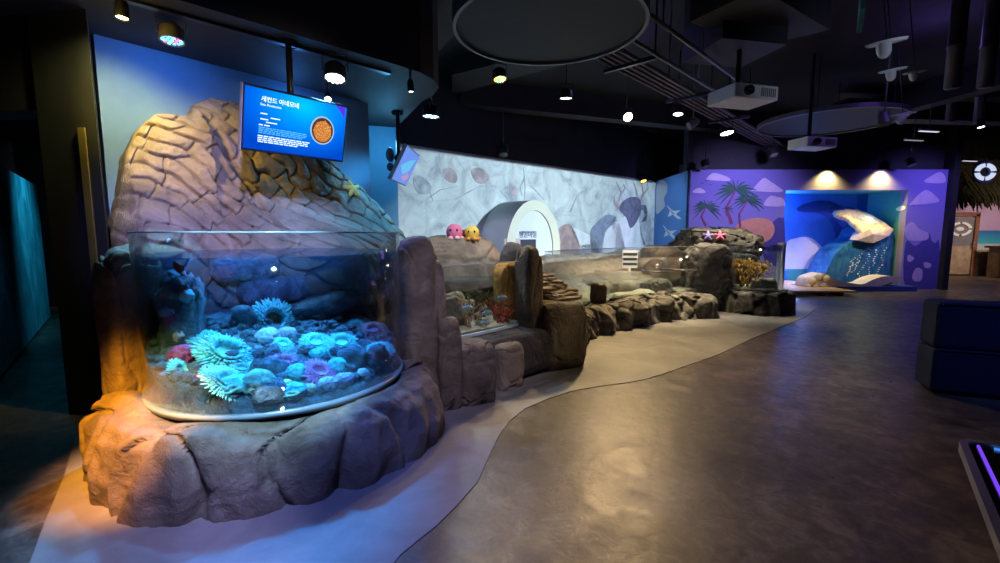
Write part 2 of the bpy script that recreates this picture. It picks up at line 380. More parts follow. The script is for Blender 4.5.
mural('painted_sun', [(734, 232), (738, 224), (748, 219), (760, 218), (771, 221), (774.5, 230), (770, 239), (758, 244), (745, 242)], PSUN)
mural('painted_sea', [(765, 235), (776, 219), (782, 218), (784, 222), (784, 262), (765, 262)], PPUR, 0.001)
mural('painted_wave', [(905.5, 243), (915, 246), (922, 240), (921, 233), (925, 231), (930, 235), (931, 240), (935, 243), (939, 243), (937.5, 287), (906, 288)], PPUR, 0.001)
def painted_palm(cx, cy, s, base, nfr=14):
    mural('painted_palm_trunk', stroke([(cx, cy), (cx-0.5*s+(base[0]-cx)*0.5, (cy+base[1])/2), base], 0.12*s, 0.24*s), PTRK, 0.004, False)
    rr = random.Random(int(cx))
    for k in range(nfr):
        a = -0.55+k*(PI+1.1)/(nfr-1); L = s*(1.40+0.3*rr.random())
        pts = [(cx+math.cos(a)*L*t, cy-math.sin(a)*L*0.85*t+L*0.36*t*t) for t in (0, .25, .5, .75, 1)]
        q = []; w = [0.04, 0.17, 0.20, 0.14, 0.02]
        for (px, py), ww in zip(pts, w): q.append((px, py-ww*s*0.35))
        for (px, py), ww in zip(pts[::-1], w[::-1]): q.append((px-0.02*s, py+ww*s*0.55))
        mural('painted_palm_frond', q, PGRN, 0.006+0.0006*k, False)
painted_palm(735.5, 190, 14, (731.5, 224)); painted_palm(706, 207, 9.5, (706, 226)); painted_palm(748, 200, 10, (740, 228)); painted_palm(728, 208, 4, (727, 216), 7)
for x, y in ((703, 183), (707, 180.5), (711, 184.5)):
    mural('painted_bird', [(x-3, y-1), (x, y), (x+3, y-1.6), (x, y+1)], PPUR, 0.004, False)

# niche behind the mural wall
NB = 13.3
NBLUE = M_plain('niche_blue', (0.04, 0.17, 0.62), 0.7, var=0.06)
NTEAL = M_plain('niche_teal', (0.05, 0.30, 0.36), 0.7, var=0.08)
mb = MB(); mb.box(((NX0+NX1)/2+0.2, NB+0.05, 1.5), (NX1-NX0+1.2, 0.1, 3.0)); niche_back = struct(mb.build('wall_niche_back', NBLUE))
struct(MB().box((NX0-0.05, (MY+0.2+NB)/2, 1.5), (0.1, NB-MY-0.2, 3)).build('wall_niche_left', NBLUE))
niche_r = struct(MB().box((NX1+0.05, (MY+0.2+NB)/2, 1.5), (0.1, NB-MY-0.2, 3)).build('wall_niche_right', NTEAL))
struct(MB().box(((NX0+NX1)/2, (MY+0.2+NB)/2, NZ1+0.05), (NX1-NX0, NB-MY-0.2, 0.1)).build('ceiling_niche', NTEAL))
def nicho(name, pts, mat, lift=0.002, sm=True): return paint(name, smoothloop(pts) if sm else pts, (0, NB, 0), (0, -1, 0), mat, niche_back, lift=lift)
PDEEP = M_plain('niche_deep_blue', (0.015, 0.045, 0.22), 0.7, var=0.2)
PMID = M_plain('niche_mid_blue', (0.02, 0.09, 0.40), 0.7, var=0.15)
PPALE = M_plain('niche_pale', (0.62, 0.58, 0.80), 0.7, var=0.05)
nicho('painted_foam', [(786, 244), (797, 238), (808, 237), (818, 243), (826, 254), (827, 271), (786, 271)], PPALE)
nicho('painted_wave_curl', [(797, 208), (808, 203), (823, 201), (842, 206), (862, 212), (870, 240), (868, 270), (826, 270), (834, 252), (835, 234), (828, 219), (816, 213), (800, 212)], PMID, 0.004)
nicho('painted_wave_lip', [(797, 207.5), (810, 202), (824, 200.5), (838, 205), (838, 214), (824, 212), (810, 212), (799, 211)], PDEEP, 0.010)
nicho('painted_swell', [(786, 269), (827, 269), (880, 271), (880, 282), (786, 281)], NTEAL, 0.006, False)
nicho('painted_night_sky', [(857, 190), (884, 190), (871, 221), (857, 216)], PMID, 0.002, False)
paint('painted_cloud', smoothloop([(896, 209), (901, 206), (905, 206), (905, 209), (899, 211)]), (NX1, 0, 0), (-1, 0, 0), PWH, niche_r)

# left entrance: dark pier, header, teal passage behind
pier = struct(MB().prism([(-3.58, 3.60), (-3.07, 3.53), (-3.41, 3.94), (-3.9, 4.3)], 0, CEIL_Z).build('wall_entrance_pier', M_plain('pier_dark', (.014, .018, .022), .8)))
struct(MB().prism([(-3.225, 3.537), (-3.165, 3.530), (-3.165, 3.555), (-3.225, 3.562)], 0, 2.3).build('lit_edge_strip', M_plain('painted_warm_light', (0.16, 0.13, 0.035), 0.6)))  # yellow light grazing the pier edge, painted in as an ochre strip
struct(MB().prism([(-9, 3.9), (-3.55, 3.62), (-3.55, 3.9), (-9, 4.2)], 2.45, CEIL_Z).build('wall_entrance_header', BLACK))
m, nt, out = new_mat('teal_water_mural'); b = bsdf(nt, out, 0.6, 0, 0.3); v = coords(nt, (1, 1, 0.6))
r = ramp(nt, nz(nt, v, 1.6, 6, 0.6, 2.0), [(0.3, (0.02, 0.16, 0.22)), (0.7, (0.22, 0.62, 0.70)), (0.5, (0.06, 0.34, 0.44))]); nt.links.new(r.outputs[0], b.inputs['Base Color'])
TEAL = m
struct(slab((-4.9, 4.23), (-7.9, 7.8), 0.05, 2.3, .1, (-1, -.8)).build('wall_passage_mural', TEAL))
struct(MB().box((-7.0, 9.2, CEIL_Z/2), (6, 0.2, CEIL_Z)).build('wall_passage_back', BLACK))
struct(MB().prism([(-5.55, 5.9), (-4.0, 4.4), (-3.9, 4.5), (-5.45, 6.0)], 0, CEIL_Z).build('wall_passage_right', NAVY))
struct(MB().box((-9.6, 5, CEIL_Z/2), (0.2, 8, CEIL_Z)).build('wall_passage_left', BLACK))

# soffit over the tanks (rounded nose)
F0 = Vector((-5.5, 0.25)); F1 = Vector((-0.98, 4.68))
nose = [(-0.82, 4.86), (-0.72, 5.08), (-0.70, 5.35), (-0.80, 5.62), (-0.98, 5.88), (-1.62, 7.28)]
poly = [F0, F1]+[Vector(p) for p in nose]+[Vector((-2.6, 6.95)), Vector((-1.9, 6.1)), Vector((-3.6, 4.0)), Vector((-5.5, 3.9))]
sof = struct(MB().prism(poly, WTOP, CEIL_Z).build('ceiling_soffit', SOFF))
# recessed black track line under the soffit's front edge
tr = MB()
d = (F1-F0).normalized(); nn = Vector((-d.y, d.x))
tr.prism([F0+nn*0.20, F1+nn*0.20, F1+nn*0.26, F0+nn*0.26], WTOP-0.025, WTOP-0.002)
tag(tr.build('lighting_track', BLACKM), 'long black lighting track under the front edge of the charcoal soffit', 'lighting track')

# right far end: black column, beach-hut room
struct(MB().box((11.80, 12.10, CEIL_Z/2), (0.16, 0.5, CEIL_Z)).build('wall_column', BLACK))
RY = 16.0
m, nt, out = new_mat('beach_picture'); b = bsdf(nt, out, 0.7, 0, 0.2); v = coords(nt)
sx = nt.nodes.new('ShaderNodeSeparateXYZ'); nt.links.new(v, sx.inputs[0])
dv = nt.nodes.new('ShaderNodeMath'); dv.operation = 'MULTIPLY'; dv.inputs[1].default_value = 0.4; nt.links.new(sx.outputs['Z'], dv.inputs[0])
r = ramp(nt, dv.outputs[0], [(0.0, (0.30, 0.24, 0.18)), (1.0, (0.55, 0.40, 0.62)), (0.36, (0.42, 0.35, 0.28)), (0.37, (0.45, 0.55, 0.62)), (0.44, (0.42, 0.52, 0.60)), (0.46, (0.05, 0.42, 0.60)), (0.63, (0.03, 0.16, 0.45)), (0.64, (0.45, 0.32, 0.58))])
r.color_ramp.interpolation = 'LINEAR'; nt.links.new(r.outputs[0], b.inputs['Base Color'])
struct(MB().box((17.5, RY+0.1, 1.6), (9, 0.2, 3.2)).build('wall_far_room', m))
struct(MB().box((17.5, RY+0.3, 3.9), (9, 0.2, 1.6)).build('wall_far_upper', BLACK))
PLANK = M_plain('pale_planks', (0.34, 0.27, 0.19), 0.7, var=0.3, scale=5)
mb = MB()
for k in range(26): mb.box((15.15+k*0.2, RY-0.02, 0.45), (0.19, 0.05, 0.9))
struct(mb.build('trim_3', PLANK))
WOODD = M_plain('dark_wood', (0.20, 0.085, 0.045), 0.55, var=0.3, scale=6)
dl, dr = PY(946, 215, RY-0.1), PY(977, 215, RY-0.1)
dt = thing('door', 'brown framed half-glazed door of the beach hut room', 'door', ((dl.x+dr.x)/2, RY-0.1, 0)); dt['kind'] = 'structure'; dt.name = 'door_1'
x0, x1 = dl.x+0.05, dr.x; zt = 2.15
MB().box((x0, RY-0.1, zt/2), (0.14, 0.12, zt)).box((x1, RY-0.1, zt/2), (0.14, 0.12, zt)).box(((x0+x1)/2, RY-0.1, zt), (x1-x0+0.14, 0.12, 0.14)).build('frame', WOODD, dt)
MB().box(((x0+x1)/2, RY-0.09, 0.55), (x1-x0-0.14, 0.05, 1.0)).build('panel', PLANK, dt)
MB().box(((x0+x1)/2, RY-0.09, 1.55), (x1-x0-0.14, 0.03, 1.0)).build('pane', M_plain('dim_pane', (0.20, 0.20, 0.24), 0.15), dt)
MB().tube([(x1-0.1, RY-0.2, 1.0), (x1-0.1, RY-0.2, 1.2)], 0.02).build('handle', STEEL, dt)
def ringmark(c, r1, r0, gap, mat, name, parent, flat=0.62):
    mb = MB()
    for q in range(4):
        pts = []
        a0 = q*PI/2+gap; a1 = (q+1)*PI/2-gap
        for k in range(9): a = a0+(a1-a0)*k/8; pts.append((c.x+r1*math.cos(a), c.y, c.z+r1*flat*math.sin(a)))
        for k in range(9): a = a1-(a1-a0)*k/8; pts.append((c.x+r0*math.cos(a), c.y, c.z+r0*flat*math.sin(a)))
        mb.sweep(pts, (0, -0.03, 0))
    return mb.build(name, mat, parent)
c = PY(960, 229, RY-0.12); ringmark(c, 0.40, 0.28, 0.12, WHITE, 'emblem', dt); MB().ball(c, (0.30, 0.05, 0.16), 2).build('emblem', WHITE, dt, True)
# thatch canopy with a life-ring sign, wooden counter
THATCH = M_plain('thatch', (0.10, 0.085, 0.055), 0.9, var=0.6, scale=14, bmp=0.8)
th = thing('thatched_canopy', 'dark thatched canopy over the beach hut room entrance', 'canopy', (17, 14.2, 2.6))
rr = random.Random(3); mb = MB(); mb.hexa([(13.6, 14.3, 2.5), (21, 14.3, 2.5), (21, 14.4, 2.45), (13.6, 14.4, 2.45), (13.6, 15.4, 3.8), (21, 15.4, 3.8), (21, 15.5, 3.75), (13.6, 15.5, 3.75)])
for k in range(900):
    x = 13.75+7*rr.random(); q = rr.random(); y0 = 14.15+1.1*q; z0 = 2.55+1.15*q; l = rr.uniform(.35, .7)
    mb.tube([(x, y0+.25, z0+.30), (x+0.05*rr.uniform(-1, 1), y0, z0), (x+0.1*rr.uniform(-1, 1), y0-0.10, z0-l*0.6)], [0.04, 0.04, 0.012], 4)
mb.build('thatch', THATCH, th)
MB().box((17.3, 15.45, 3.85), (7.4, 0.12, 0.12)).build('board', WOODD, th)
ls = thing('life_ring_sign', 'white and blue life ring hung on the dark thatch', 'sign', PY(985, 172, 13.9))
c = PY(985, 172, 13.9)
ringmark(c, 0.32, 0.18, 0.14, M_emit('sign_glow_white', (0.72, 0.80, 1), 0.85), 'ring', ls, 0.8)
MB().lathe([(0.34, -0.0), (0.34, 0.05), (0.10, 0.05), (0.10, 0.0), (0.34, 0.0)], (0, 0, 0), 28).build('backing', M_plain('sign_blue', (0.03, 0.06, 0.35), 0.6), ls, local=True).rotation_euler = (-PI/2, 0, 0)
MB().tube([(c.x, c.y+0.02, c.z+0.3), (c.x, c.y+0.02, 3.72)], 0.012).build('hanger', BLACKM, ls)
ct = thing('counter', 'dark wooden counter at the right edge of the beach hut room', 'counter', (16.9, 15.2, 0))
MB().box((17.3, 15.2, 0.5), (1.1, 0.5, 1.0), 0, 0.01).build('body', PLANK, ct); MB().box((17.3, 15.2, 1.03), (1.3, 0.62, 0.07), 0, 0.01).build('top', WOODD, ct)
for k in (-1, 1): MB().box((17.3+k*0.58, 14.93, 0.5), (0.10, 0.08, 1.0)).build('post', WOODD, ct)
pb = PY(953, 188, 14.0)
tag(MB().box((pb.x, pb.y, 2.9), (0.35, 0.3, 0.5), 0.3, 0.02).tube([(pb.x, pb.y, 3.1), (pb.x, pb.y, CEIL_Z)], 0.02).build('speaker', WOODD), 'small brown box speaker hanging beside the thatch', 'speaker')

# ================================================================== THE BIG CURVED TANK AND ITS ROCKS
C = Vector((-1.62, 3.32, 0)); R1 = 0.86; UC = (C-A).dot(W); DC = (C-A).dot(N)
TOPS = [(-0.16, 1.55), (-0.05, 1.84), (0.03, 2.16), (0.18, 2.40), (0.34, 2.54), (0.60, 2.58), (0.66, 2.70), (0.80, 2.79), (1.05, 2.78), (1.5, 2.60), (2.02, 2.34), (2.40, 2.07), (2.75, 1.72), (2.98, 1.30), (3.20, 0.70), (3.3, 0.3)]
def lerp(tab, x):
    if x <= tab[0][0]: return tab[0][1]
    for (a, b), (c_, d_) in zip(tab, tab[1:]):
        if x <= c_: return b+(d_-b)*(x-a)/(c_-a)
    return tab[-1][1]
def dlow(u):
    du = u-UC
    if abs(du) < R1: return min(DC-math.sqrt(R1*R1-du*du)+0.05, 1.62)
    return lerp([(-0.3, 1.5), (1.5, 1.62), (1.9, 1.30), (2.3, 1.05), (2.8, 0.62), (3.3, 0.16)], u) if u > UC else 1.5
def back_depth(u, t):                     # t: 0 floor .. 1 top edge of the outline
    top = lerp(TOPS, u); z = top*t
    lo = dlow(u); up = 0.30+0.42*max(0, 1-t)**0.8+(0.10 if u < 0.66 else 0)
    k = sstep(1.15, 2.05, z)*0.5+0.5*sstep(1.3, 1.75, z) if top > 1.4 else sstep(0.5, 1.0, t)*0.3
    d = lo*(1-k)+min(lo, up)*k
    d += 0.22*math.exp(-((z-1.62)/0.22)**2)*sstep(0.9, 1.2, lo)*0      # lip
    d *= 0.62+0.38*math.sqrt(max(0.0, min(1, (1-t)/0.10)))
    d *= math.sqrt(max(0.02, min(1, (u+0.18)/0.22)))*1.0
    return z, d
NU, NT = 400, 310
def h1(i, k=0): return noise.cell(Vector((i*1.37+0.5, k*2.91+0.5, 7.5)))
def blocks(q1, q2, u, z):                 # two families of fissures that cut the face into slanting courses of blocks
    w1 = noise.noise(Vector((u*1.7, z*1.7, 4)))*0.16+noise.noise(Vector((u*5, z*5, 8)))*0.05
    w2 = noise.noise(Vector((u*1.5, z*1.5, 14)))*0.18+noise.noise(Vector((u*6, z*6, 18)))*0.045
    b = (q2+w2)/0.140; ib = math.floor(b); fb = b-ib
    a = (q1+w1)/0.235+0.37*ib*(ib % 2)+0.25*h1(ib); ia = math.floor(a); fa = a-ia
    da = min(fa, 1-fa)*0.235; db = min(fb, 1-fb)*0.140
    sa = 0.35+0.65*abs(noise.noise(Vector((ia*3.1, ib*1.7, 2)))*2); sb = 0.5+0.5*abs(noise.noise(Vector((ib*2.3, q1*1.2, 5)))*2)
    g_ = -0.060*min(1, sb)*math.exp(-(db/0.011)**2)-0.045*min(1, sa)*math.exp(-(da/0.010)**2)
    g_ -= 0.018*math.exp(-db/0.03)+0.014*math.exp(-da/0.03)
    return g_+0.016*h1(ia, ib)
mb = MB(); g = []
for i in range(NU+1):
    u = -0.16+(3.46)*i/NU; row = []
    for j in range(NT+1):
        t = j/NT; z, d = back_depth(u, t)
        p = Vector((u, z, 0)); wv = noise.noise_vector(Vector((u*1.4, z*1.4, 3.3)))*0.22
        a = math.radians(38); q1 = (u*math.cos(a)-z*math.sin(a)); q2 = (u*math.sin(a)+z*math.cos(a))
        bl = blocks(q1, q2, u, z)
        rel = sstep(0, 0.08, d/0.3) if d < 0.3 else 1
        seam = sstep(0.0, 0.045, abs((u-0.66)-0.42*(2.62-z)+0.06*noise.noise(p*2.5))) if z > 1.45 else 1   # the long seam between the two masses
        disp = bl*rel+0.10*(seam-1)*rel+0.10*fract(p*1.3+Vector((0, 0, 1.7)))*rel+0.016*fract(p*7)*rel
        if z < 1.35 and abs(u-UC) < R1: disp = bl*0.7+0.035*fract(p*2.2)
        dd = max(0.006, d+disp); us = u+max(0, min(1, (0.30-u)/0.46))*(0.15-0.17*dd)
        row.append(mb.v(wp(us, dd, z)))
        if j == NT: row.append(mb.v(wp(us, 0.006, z-0.02)))
    g.append(row)
for i in range(NU):
    for j in range(NT+1): mb.face([g[i][j], g[i+1][j], g[i+1][j+1], g[i][j+1]])
CRW = 0.10
tag(mb.build('rock_backdrop', ROCKT, None, True), 'huge tan fissured artificial cliff rising behind the big curved tank', 'rock')

def rock_wall(path, prof, seed, closed=False, amp=0.05, crk=0.05, vstretch=0.45, ns=None, freq=1.0, step=0.018):
    """a run of artificial rock: profile (offset to the left of the path, z) swept along a smooth path"""
    P = [Vector(p).to_2d() for p in path]; pts = []
    for i in range(len(P)-1):
        p0, p1, p2, p3 = P[max(i-1, 0)], P[i], P[i+1], P[min(i+2, len(P)-1)]
        n = max(2, int((p2-p1).length/step))
        for k in range(n):
            t = k/n; pts.append(0.5*((2*p1)+(p2-p0)*t+(2*p0-5*p1+4*p2-p3)*t*t+(3*p1-p0-3*p2+p3)*t**3))
    pts.append(P[-1])
    pr = []                                # resample profile
    for (a, b), (c_, d_) in zip(prof, prof[1:]):
        n = max(1, int(math.hypot(c_-a, d_-b)/step))
        for k in range(n): pr.append((a+(c_-a)*k/n, b+(d_-b)*k/n))
    pr.append(prof[-1])
    mb = MB(); g = []; off = Vector((seed*2.3, seed*5.1, seed*1.7)); s = 0
    for i, p in enumerate(pts):
        t = (pts[min(i+1, len(pts)-1)]-pts[max(i-1, 0)]).normalized(); nrm = Vector((-t.y, t.x)); row = []
        if i: s += (p-pts[i-1]).length
        hs = 1+0.16*noise.noise(Vector((s*1.5, seed, 0)))
        for j, (o, z) in enumerate(pr):
            q = p+nrm*o; w3 = Vector((q.x, q.y, z*vstretch))
            k = amp*fract(w3*2.2*freq+off)+crk*(crack(w3*2.1*freq+off+noise.noise_vector(w3*3+off)*0.25)-1)*1.4+0.024*fract(w3*9+off)
            zz = z*hs; f = sstep(0, 0.06, z)
            q = q+nrm*k*(1 if j < len(pr)*0.62 else 0.4); zz += k*0.5*f if j > len(pr)*0.4 else 0
            row.append(mb.v((q.x, q.y, max(0, zz))))
        g.append(row)
    for a, b in zip(g, g[1:]):
        for j in range(len(pr)-1): mb.face([a[j], a[j+1], b[j+1], b[j]])
    mb.face(g[0]); mb.face(g[-1])
    return mb
# ledge ring (path runs clockwise so that 'left' points outward)
ring = []
for k in range(19):
    a = math.radians(395-k*(395-158)/18); ring.append((C.x+0.98*math.cos(a), C.y+0.98*math.sin(a)))
tag(rock_wall(ring, [(0.17, 0), (0.19, 0.18), (0.15, 0.36), (0.08, 0.435), (-0.05, 0.45), (-0.115, 0.43), (-0.115, 0.0)], 5, amp=0.075, crk=0.045, vstretch=0.28, freq=0.95).build('rock_ledge', ROCK, None, True),
    'thick curved rock ledge that carries the big curved tank', 'rock')

# the acrylic wall
AC = math.degrees(math.atan2(-C.y, -C.x))
a0, a1 = math.radians(AC-128), math.radians(AC+128)
tk = thing('curved_tank', 'large half-round clear acrylic tank full of blue-lit anemones', 'fish tank', (C.x, C.y, 0.42))
MB().lathe([(R1, 0.425), (R1, 1.505), (R1-0.022, 1.505), (R1-0.022, 0.425), (R1, 0.425)], C, 120, a0, a1).build('glass_wall', GLASS, tk, True)
MB().lathe([(R1+0.002, 1.500), (R1+0.002, 1.508), (R1-0.024, 1.508), (R1-0.024, 1.500), (R1+0.002, 1.500)], C, 120, a0, a1).build('rim', GEDGE, tk, True)
MB().lathe([(R1+0.003, 0.43), (R1+0.003, 0.465), (R1-0.026, 0.465), (R1-0.026, 0.43), (R1+0.003, 0.43)], C, 120, a0, a1).build('base_seam', M_plain('milky_seam', (0.22, 0.30, 0.38), 0.3, var=0.05), tk, True)
w1 = MB().lathe([(0.0001, 0.45), (R1-0.03, 0.45), (R1-0.03, 1.362), (0.0001, 1.362)], C, 96).build('water', WATER, None)
for p in w1.data.polygons: p.use_smooth = False
tag(w1, 'still clear blue water filling the big curved tank', 'water', kind='stuff')

def mound(x, y):
    p = Vector((x, y, 0))-C; t = (p.dot(-N)+0.84)/1.68; t = max(0, min(1, t))
    return 0.492+0.38*t**0.95+0.035*noise.noise(Vector((x*3, y*3, 1)))
mb = MB(); g = []
for i in range(29):
    g.append([mb.v((C.x+r_*math.cos(a), C.y+r_*math.sin(a), mound(C.x+r_*math.cos(a), C.y+r_*math.sin(a))+0.012*noise.noise(Vector((a*9, r_*30, 2))))) for r_, a in [(0.826*i/28, 2*PI*k/90) for k in range(90)]])
for A_, B_ in zip(g, g[1:]):
    for k in range(90): mb.face([A_[k], A_[(k+1) % 90], B_[(k+1) % 90], B_[k]])
g.append([mb.v((C.x+.828*math.cos(2*PI*k/90), C.y+.828*math.sin(2*PI*k/90), .44)) for k in range(90)])
for k in range(90): mb.face([g[-2][k], g[-2][(k+1) % 90], g[-1][(k+1) % 90], g[-1][k]])
GRAV = M_rock('reef_gravel', [(0.08, 0.11, 0.14), (0.25, 0.31, 0.36), (0.50, 0.55, 0.58)], 14, 1.0, fine=70)
tag(mb.build('gravel', GRAV, None, True), 'sloping bed of grey reef gravel inside the big curved tank', 'gravel', kind='stuff')
def hit(px, py, zf=mound, t0=1.6, t1=5.5):
    v = ray(px, py); v = v/math.hypot(v.x, v.y); t = t0
    while t < t1:
        p = v*t+Vector((0, 0, EYE))
        if p.z <= zf(p.x, p.y): return p
        t += 0.006
    return v*t1+Vector((0, 0, EYE))
def bed(px, py):
    p = hit(px, py); q = Vector((p.x-C.x, p.y-C.y))
    if q.length > 0.74: q = q*(0.74/q.length); p = Vector((C.x+q.x, C.y+q.y, mound(C.x+q.x, C.y+q.y)))
    return p
def px2m(p): return (p.y*CP-(p.z-EYE)*SP)/FPX

CYAN = M_plain('anemone_cyan', (0.30, 0.92, 0.90), 0.5, var=0.2, scale=30)
CYAND = M_plain('anemone_turquoise_disc', (0.10, 0.50, 0.50), 0.5, var=0.3, scale=30)
PINK = M_plain('anemone_pink', (0.95, 0.34, 0.62), 0.5, var=0.15, scale=30)
PINKD = M_plain('anemone_magenta_disc', (0.60, 0.16, 0.40), 0.5, var=0.2, scale=30)
PALE = M_plain('coral_pale', (0.72, 0.70, 0.74), 0.7, var=0.15, scale=30)
YELL = M_plain('coral_yellow', (0.85, 0.66, 0.20), 0.6, var=0.2, scale=20)
GRNC = M_plain('coral_green', (0.35, 0.62, 0.52), 0.6, var=0.3, scale=20)
TURQ = M_plain('coral_turquoise', (0.16, 0.66, 0.70), 0.6, var=0.25, scale=18)
LILAC = M_plain('coral_lilac', (0.62, 0.52, 0.74), 0.7, var=0.2, scale=20)
MAG = M_plain('coral_magenta', (0.42, 0.06, 0.20), 0.7, var=0.3, scale=20)
TANC = M_plain('coral_tan', (0.60, 0.42, 0.28), 0.7, var=0.2, scale=20)

def face_cam(o, p, tilt):                 # tip a thing on the bed towards the viewer's side of the tank
    d = (C+N*1.2+Vector((0, 0, 1.3))-p).normalized(); up = Vector((0, 0, 1))
    o.rotation_mode = 'QUATERNION'; o.rotation_quaternion = Vector((0, 0, 1)).rotation_difference(up*(1-tilt)+d*tilt)
def anemone(label, px, py, dpx, mt, md, tilt=0.55, centre=None, n=3, long=1.0):
    p = bed(px, py); r = dpx*px2m(p)*0.60; rr = random.Random(int(px*7+py))
    o = thing('sea_anemone', label, 'anemone', (p.x, p.y, p.z-r*0.15), 'sea anemones in the big curved tank')
    face_cam(o, p, tilt)
    MB().lathe([(r*0.45, -0.3*r), (r*0.36, 0.15*r), (r*0.52, 0.42*r), (r*0.50, 0.46*r)], n=24).build('column', md, o, True, True)
    MB().lathe([(r*0.72, 0.36*r), (r*0.76, 0.44*r), (r*0.40, 0.47*r), (r*0.2, 0.42*r), (0.0001, 0.38*r)], n=24).build('oral_disc', centre or md, o, True, True)
    mb = MB()
    for ringi in range(5):
        m_ = 44+6*ringi
        for k in range(m_):
            a = 2*PI*(k+0.5*ringi)/m_+rr.uniform(-.08, .08); b0 = r*(0.36+0.085*ringi); L = r*long*(0.20+0.045*ringi)*rr.uniform(.8, 1.15)
            up = (0.95-0.20*ringi)
            q = [Vector((math.cos(a)*(b0+L*s_), math.sin(a)*(b0+L*s_), r*(0.44+0.5*up*(s_-0.55*s_*s_)-0.02*ringi))) for s_ in (0, .35, .7, 1)]
            mb.tube(q, [r*0.050, r*0.046, r*0.038, r*0.014], 5)
    mb.build('tentacles', mt, o, True, True)
    return o
cy = 'cyan'
anemone('round cyan anemone with a brown mouth, highest at the back of the big tank', 270, 320, 40, CYAN, CYAND, 0.8, M_plain('anemone_brown_mouth', (0.22, 0.16, 0.08), 0.6, var=0.4, scale=40), 3, .8)
anemone('biggest cyan anemone, on the left half of the big tank bed', 221, 358, 48, CYAN, CYAN, 0.55)
anemone('spiky cyan anemone low at the left front of the big tank', 213, 391, 42, CYAN, CYAND, 0.7)
anemone('cyan anemone just behind the pink spiky one in the big tank', 315, 345, 26, CYAN, CYAN, 0.5)
anemone('cyan anemone on the right half of the tank bed, below the little ringed one', 341, 346, 28, CYAN, CYAN, 0.45)
anemone('cyan anemone nearest the right wall of the big tank', 380, 353, 25, CYAN, CYAN, 0.4)
anemone('little pale-ringed anemone at the right rear of the big tank', 356, 327, 14, CYAN, GRNC, 0.8)
anemone('small cyan anemone tucked behind the pale knobby coral head', 282, 346, 18, CYAN, CYAN, 0.5)
anemone('pink anemone with drooping tentacles right of the big cyan one', 283, 366, 28, PINK, PINKD, 0.35, None, 3, 1.1)
anemone('spiky pink anemone in the middle of the big tank bed', 317, 374, 28, PINK, PINKD, 0.8, None, 3, 1.1)
anemone('cyan anemone under the left one of the two big cyan ones, half buried', 206, 344, 30, CYAN, CYAND, 0.5)
anemone('narrow cyan anemone pressed to the left wall of the big tank', 166, 375, 22, CYAN, CYAND, 0.9)
anemone('flat cyan anemone beside the spiky low one at the tank front', 240, 372, 22, CYAN, TURQ, 0.4)
anemone('rose coloured anemone at the right rear of the tank bed', 373, 333, 24, M_plain('anemone_rose', (0.75, 0.32, 0.40), 0.6, var=0.2, scale=30), PINKD, 0.4)
def coral(label, px, py, wpx, hpx, mt, kn=0.25, cat='coral', name='coral_head', fr=3.2, sub=4, dz=0.0):
    p = bed(px, py); r = px2m(p)
    def fn(q): return q*(1-kn+kn*1.4*crack(q*fr+Vector((px, py, 0)))*1.0+0.10*noise.noise(q*2+Vector((py, 0, px))))
    wpx *= .82; o = MB().ball((0, 0, 0), (wpx*r, wpx*r, hpx*r*.95), sub, fn).build(name, mt, None, True)
    o.location = (p.x, p.y, p.z+hpx*r*0.18+dz); o.rotation_euler.z = RND.random()*6
    return tag(o, label, cat)
coral('pale knobby coral head in front of the highest cyan anemone', 268, 340, 26, 18, PALE)
coral('mauve coral cushion between the knobby coral and the cyan anemones', 287, 335, 22, 12, LILAC)
coral('lilac knobby coral right of the spiky pink anemone', 346, 384, 22, 14, LILAC)
coral('white knobby coral at the front glass of the big tank', 334, 395, 22, 16, PALE)
coral('white capped tan coral near the front glass, furthest right', 374, 381, 15, 12, PALE, 0.15)
coral('tan stalk under the white capped coral at the front glass', 371, 389, 12, 12, TANC, 0.2)
coral('yellow-white round coral at the front glass of the big tank', 319, 405, 17, 13, M_plain('coral_cream', (0.86, 0.76, 0.46), 0.6, var=0.1), 0.1)
coral('yellow coral beside the green brain coral', 285, 389, 20, 14, YELL)
coral('large green brain coral in the lower middle of the tank', 258, 393, 38, 32, GRNC, 0.3, fr=4)
coral('turquoise coral mat at the bottom front of the tank', 290, 411, 40, 14, TURQ, 0.3)
coral('bright turquoise coral mat at the left front corner of the tank', 212, 413, 46, 18, TURQ, 0.35)
coral('turquoise coral boulder left of the spiky pink anemone', 297, 376, 24, 18, TURQ, 0.25)
coral('blue-green coral boulder right of the spiky pink anemone', 337, 370, 22, 18, TURQ, 0.25)
coral('turquoise coral cushion in front of the middle cyan anemones', 319, 356, 22, 12, TURQ, 0.25)
coral('small white coral knob at the left front glass', 180, 414, 14, 10, PALE, 0.2)
coral('magenta coral on the rocks low at the left of the tank', 184, 360, 30, 22, MAG, 0.35)
coral('dark crimson coral ball at the left wall of the tank', 182, 391, 13, 13, MAG, 0.3)
coral('rust and white coral by the right wall of the tank', 384, 364, 22, 20, TANC, 0.4)
for lb, x, y, w in (('yellow shell-shaped coral left of the green brain coral', 237, 403, 15), ('ochre shell-shaped coral at the left front glass of the tank', 209, 423, 13), ('small ochre shell-shaped coral beside the white knob at the left glass', 190, 420, 11), ('yellow shell-shaped coral by the white knobby front coral', 345, 401, 12)):
    coral(lb, x, y, w, w*0.8, YELL, 0.08, 'coral', 'shell_coral', 2)
o = coral('flat cyan plate coral with a pale rim, right of the biggest anemone', 256, 366, 30, 8, CYAN, 0.08, 'coral', 'plate_coral')
TSTONE = M_rock('reef_stone', [(0.08, 0.10, 0.13), (0.20, 0.25, 0.30), (0.42, 0.50, 0.54)], 8, 1.0, fine=50)
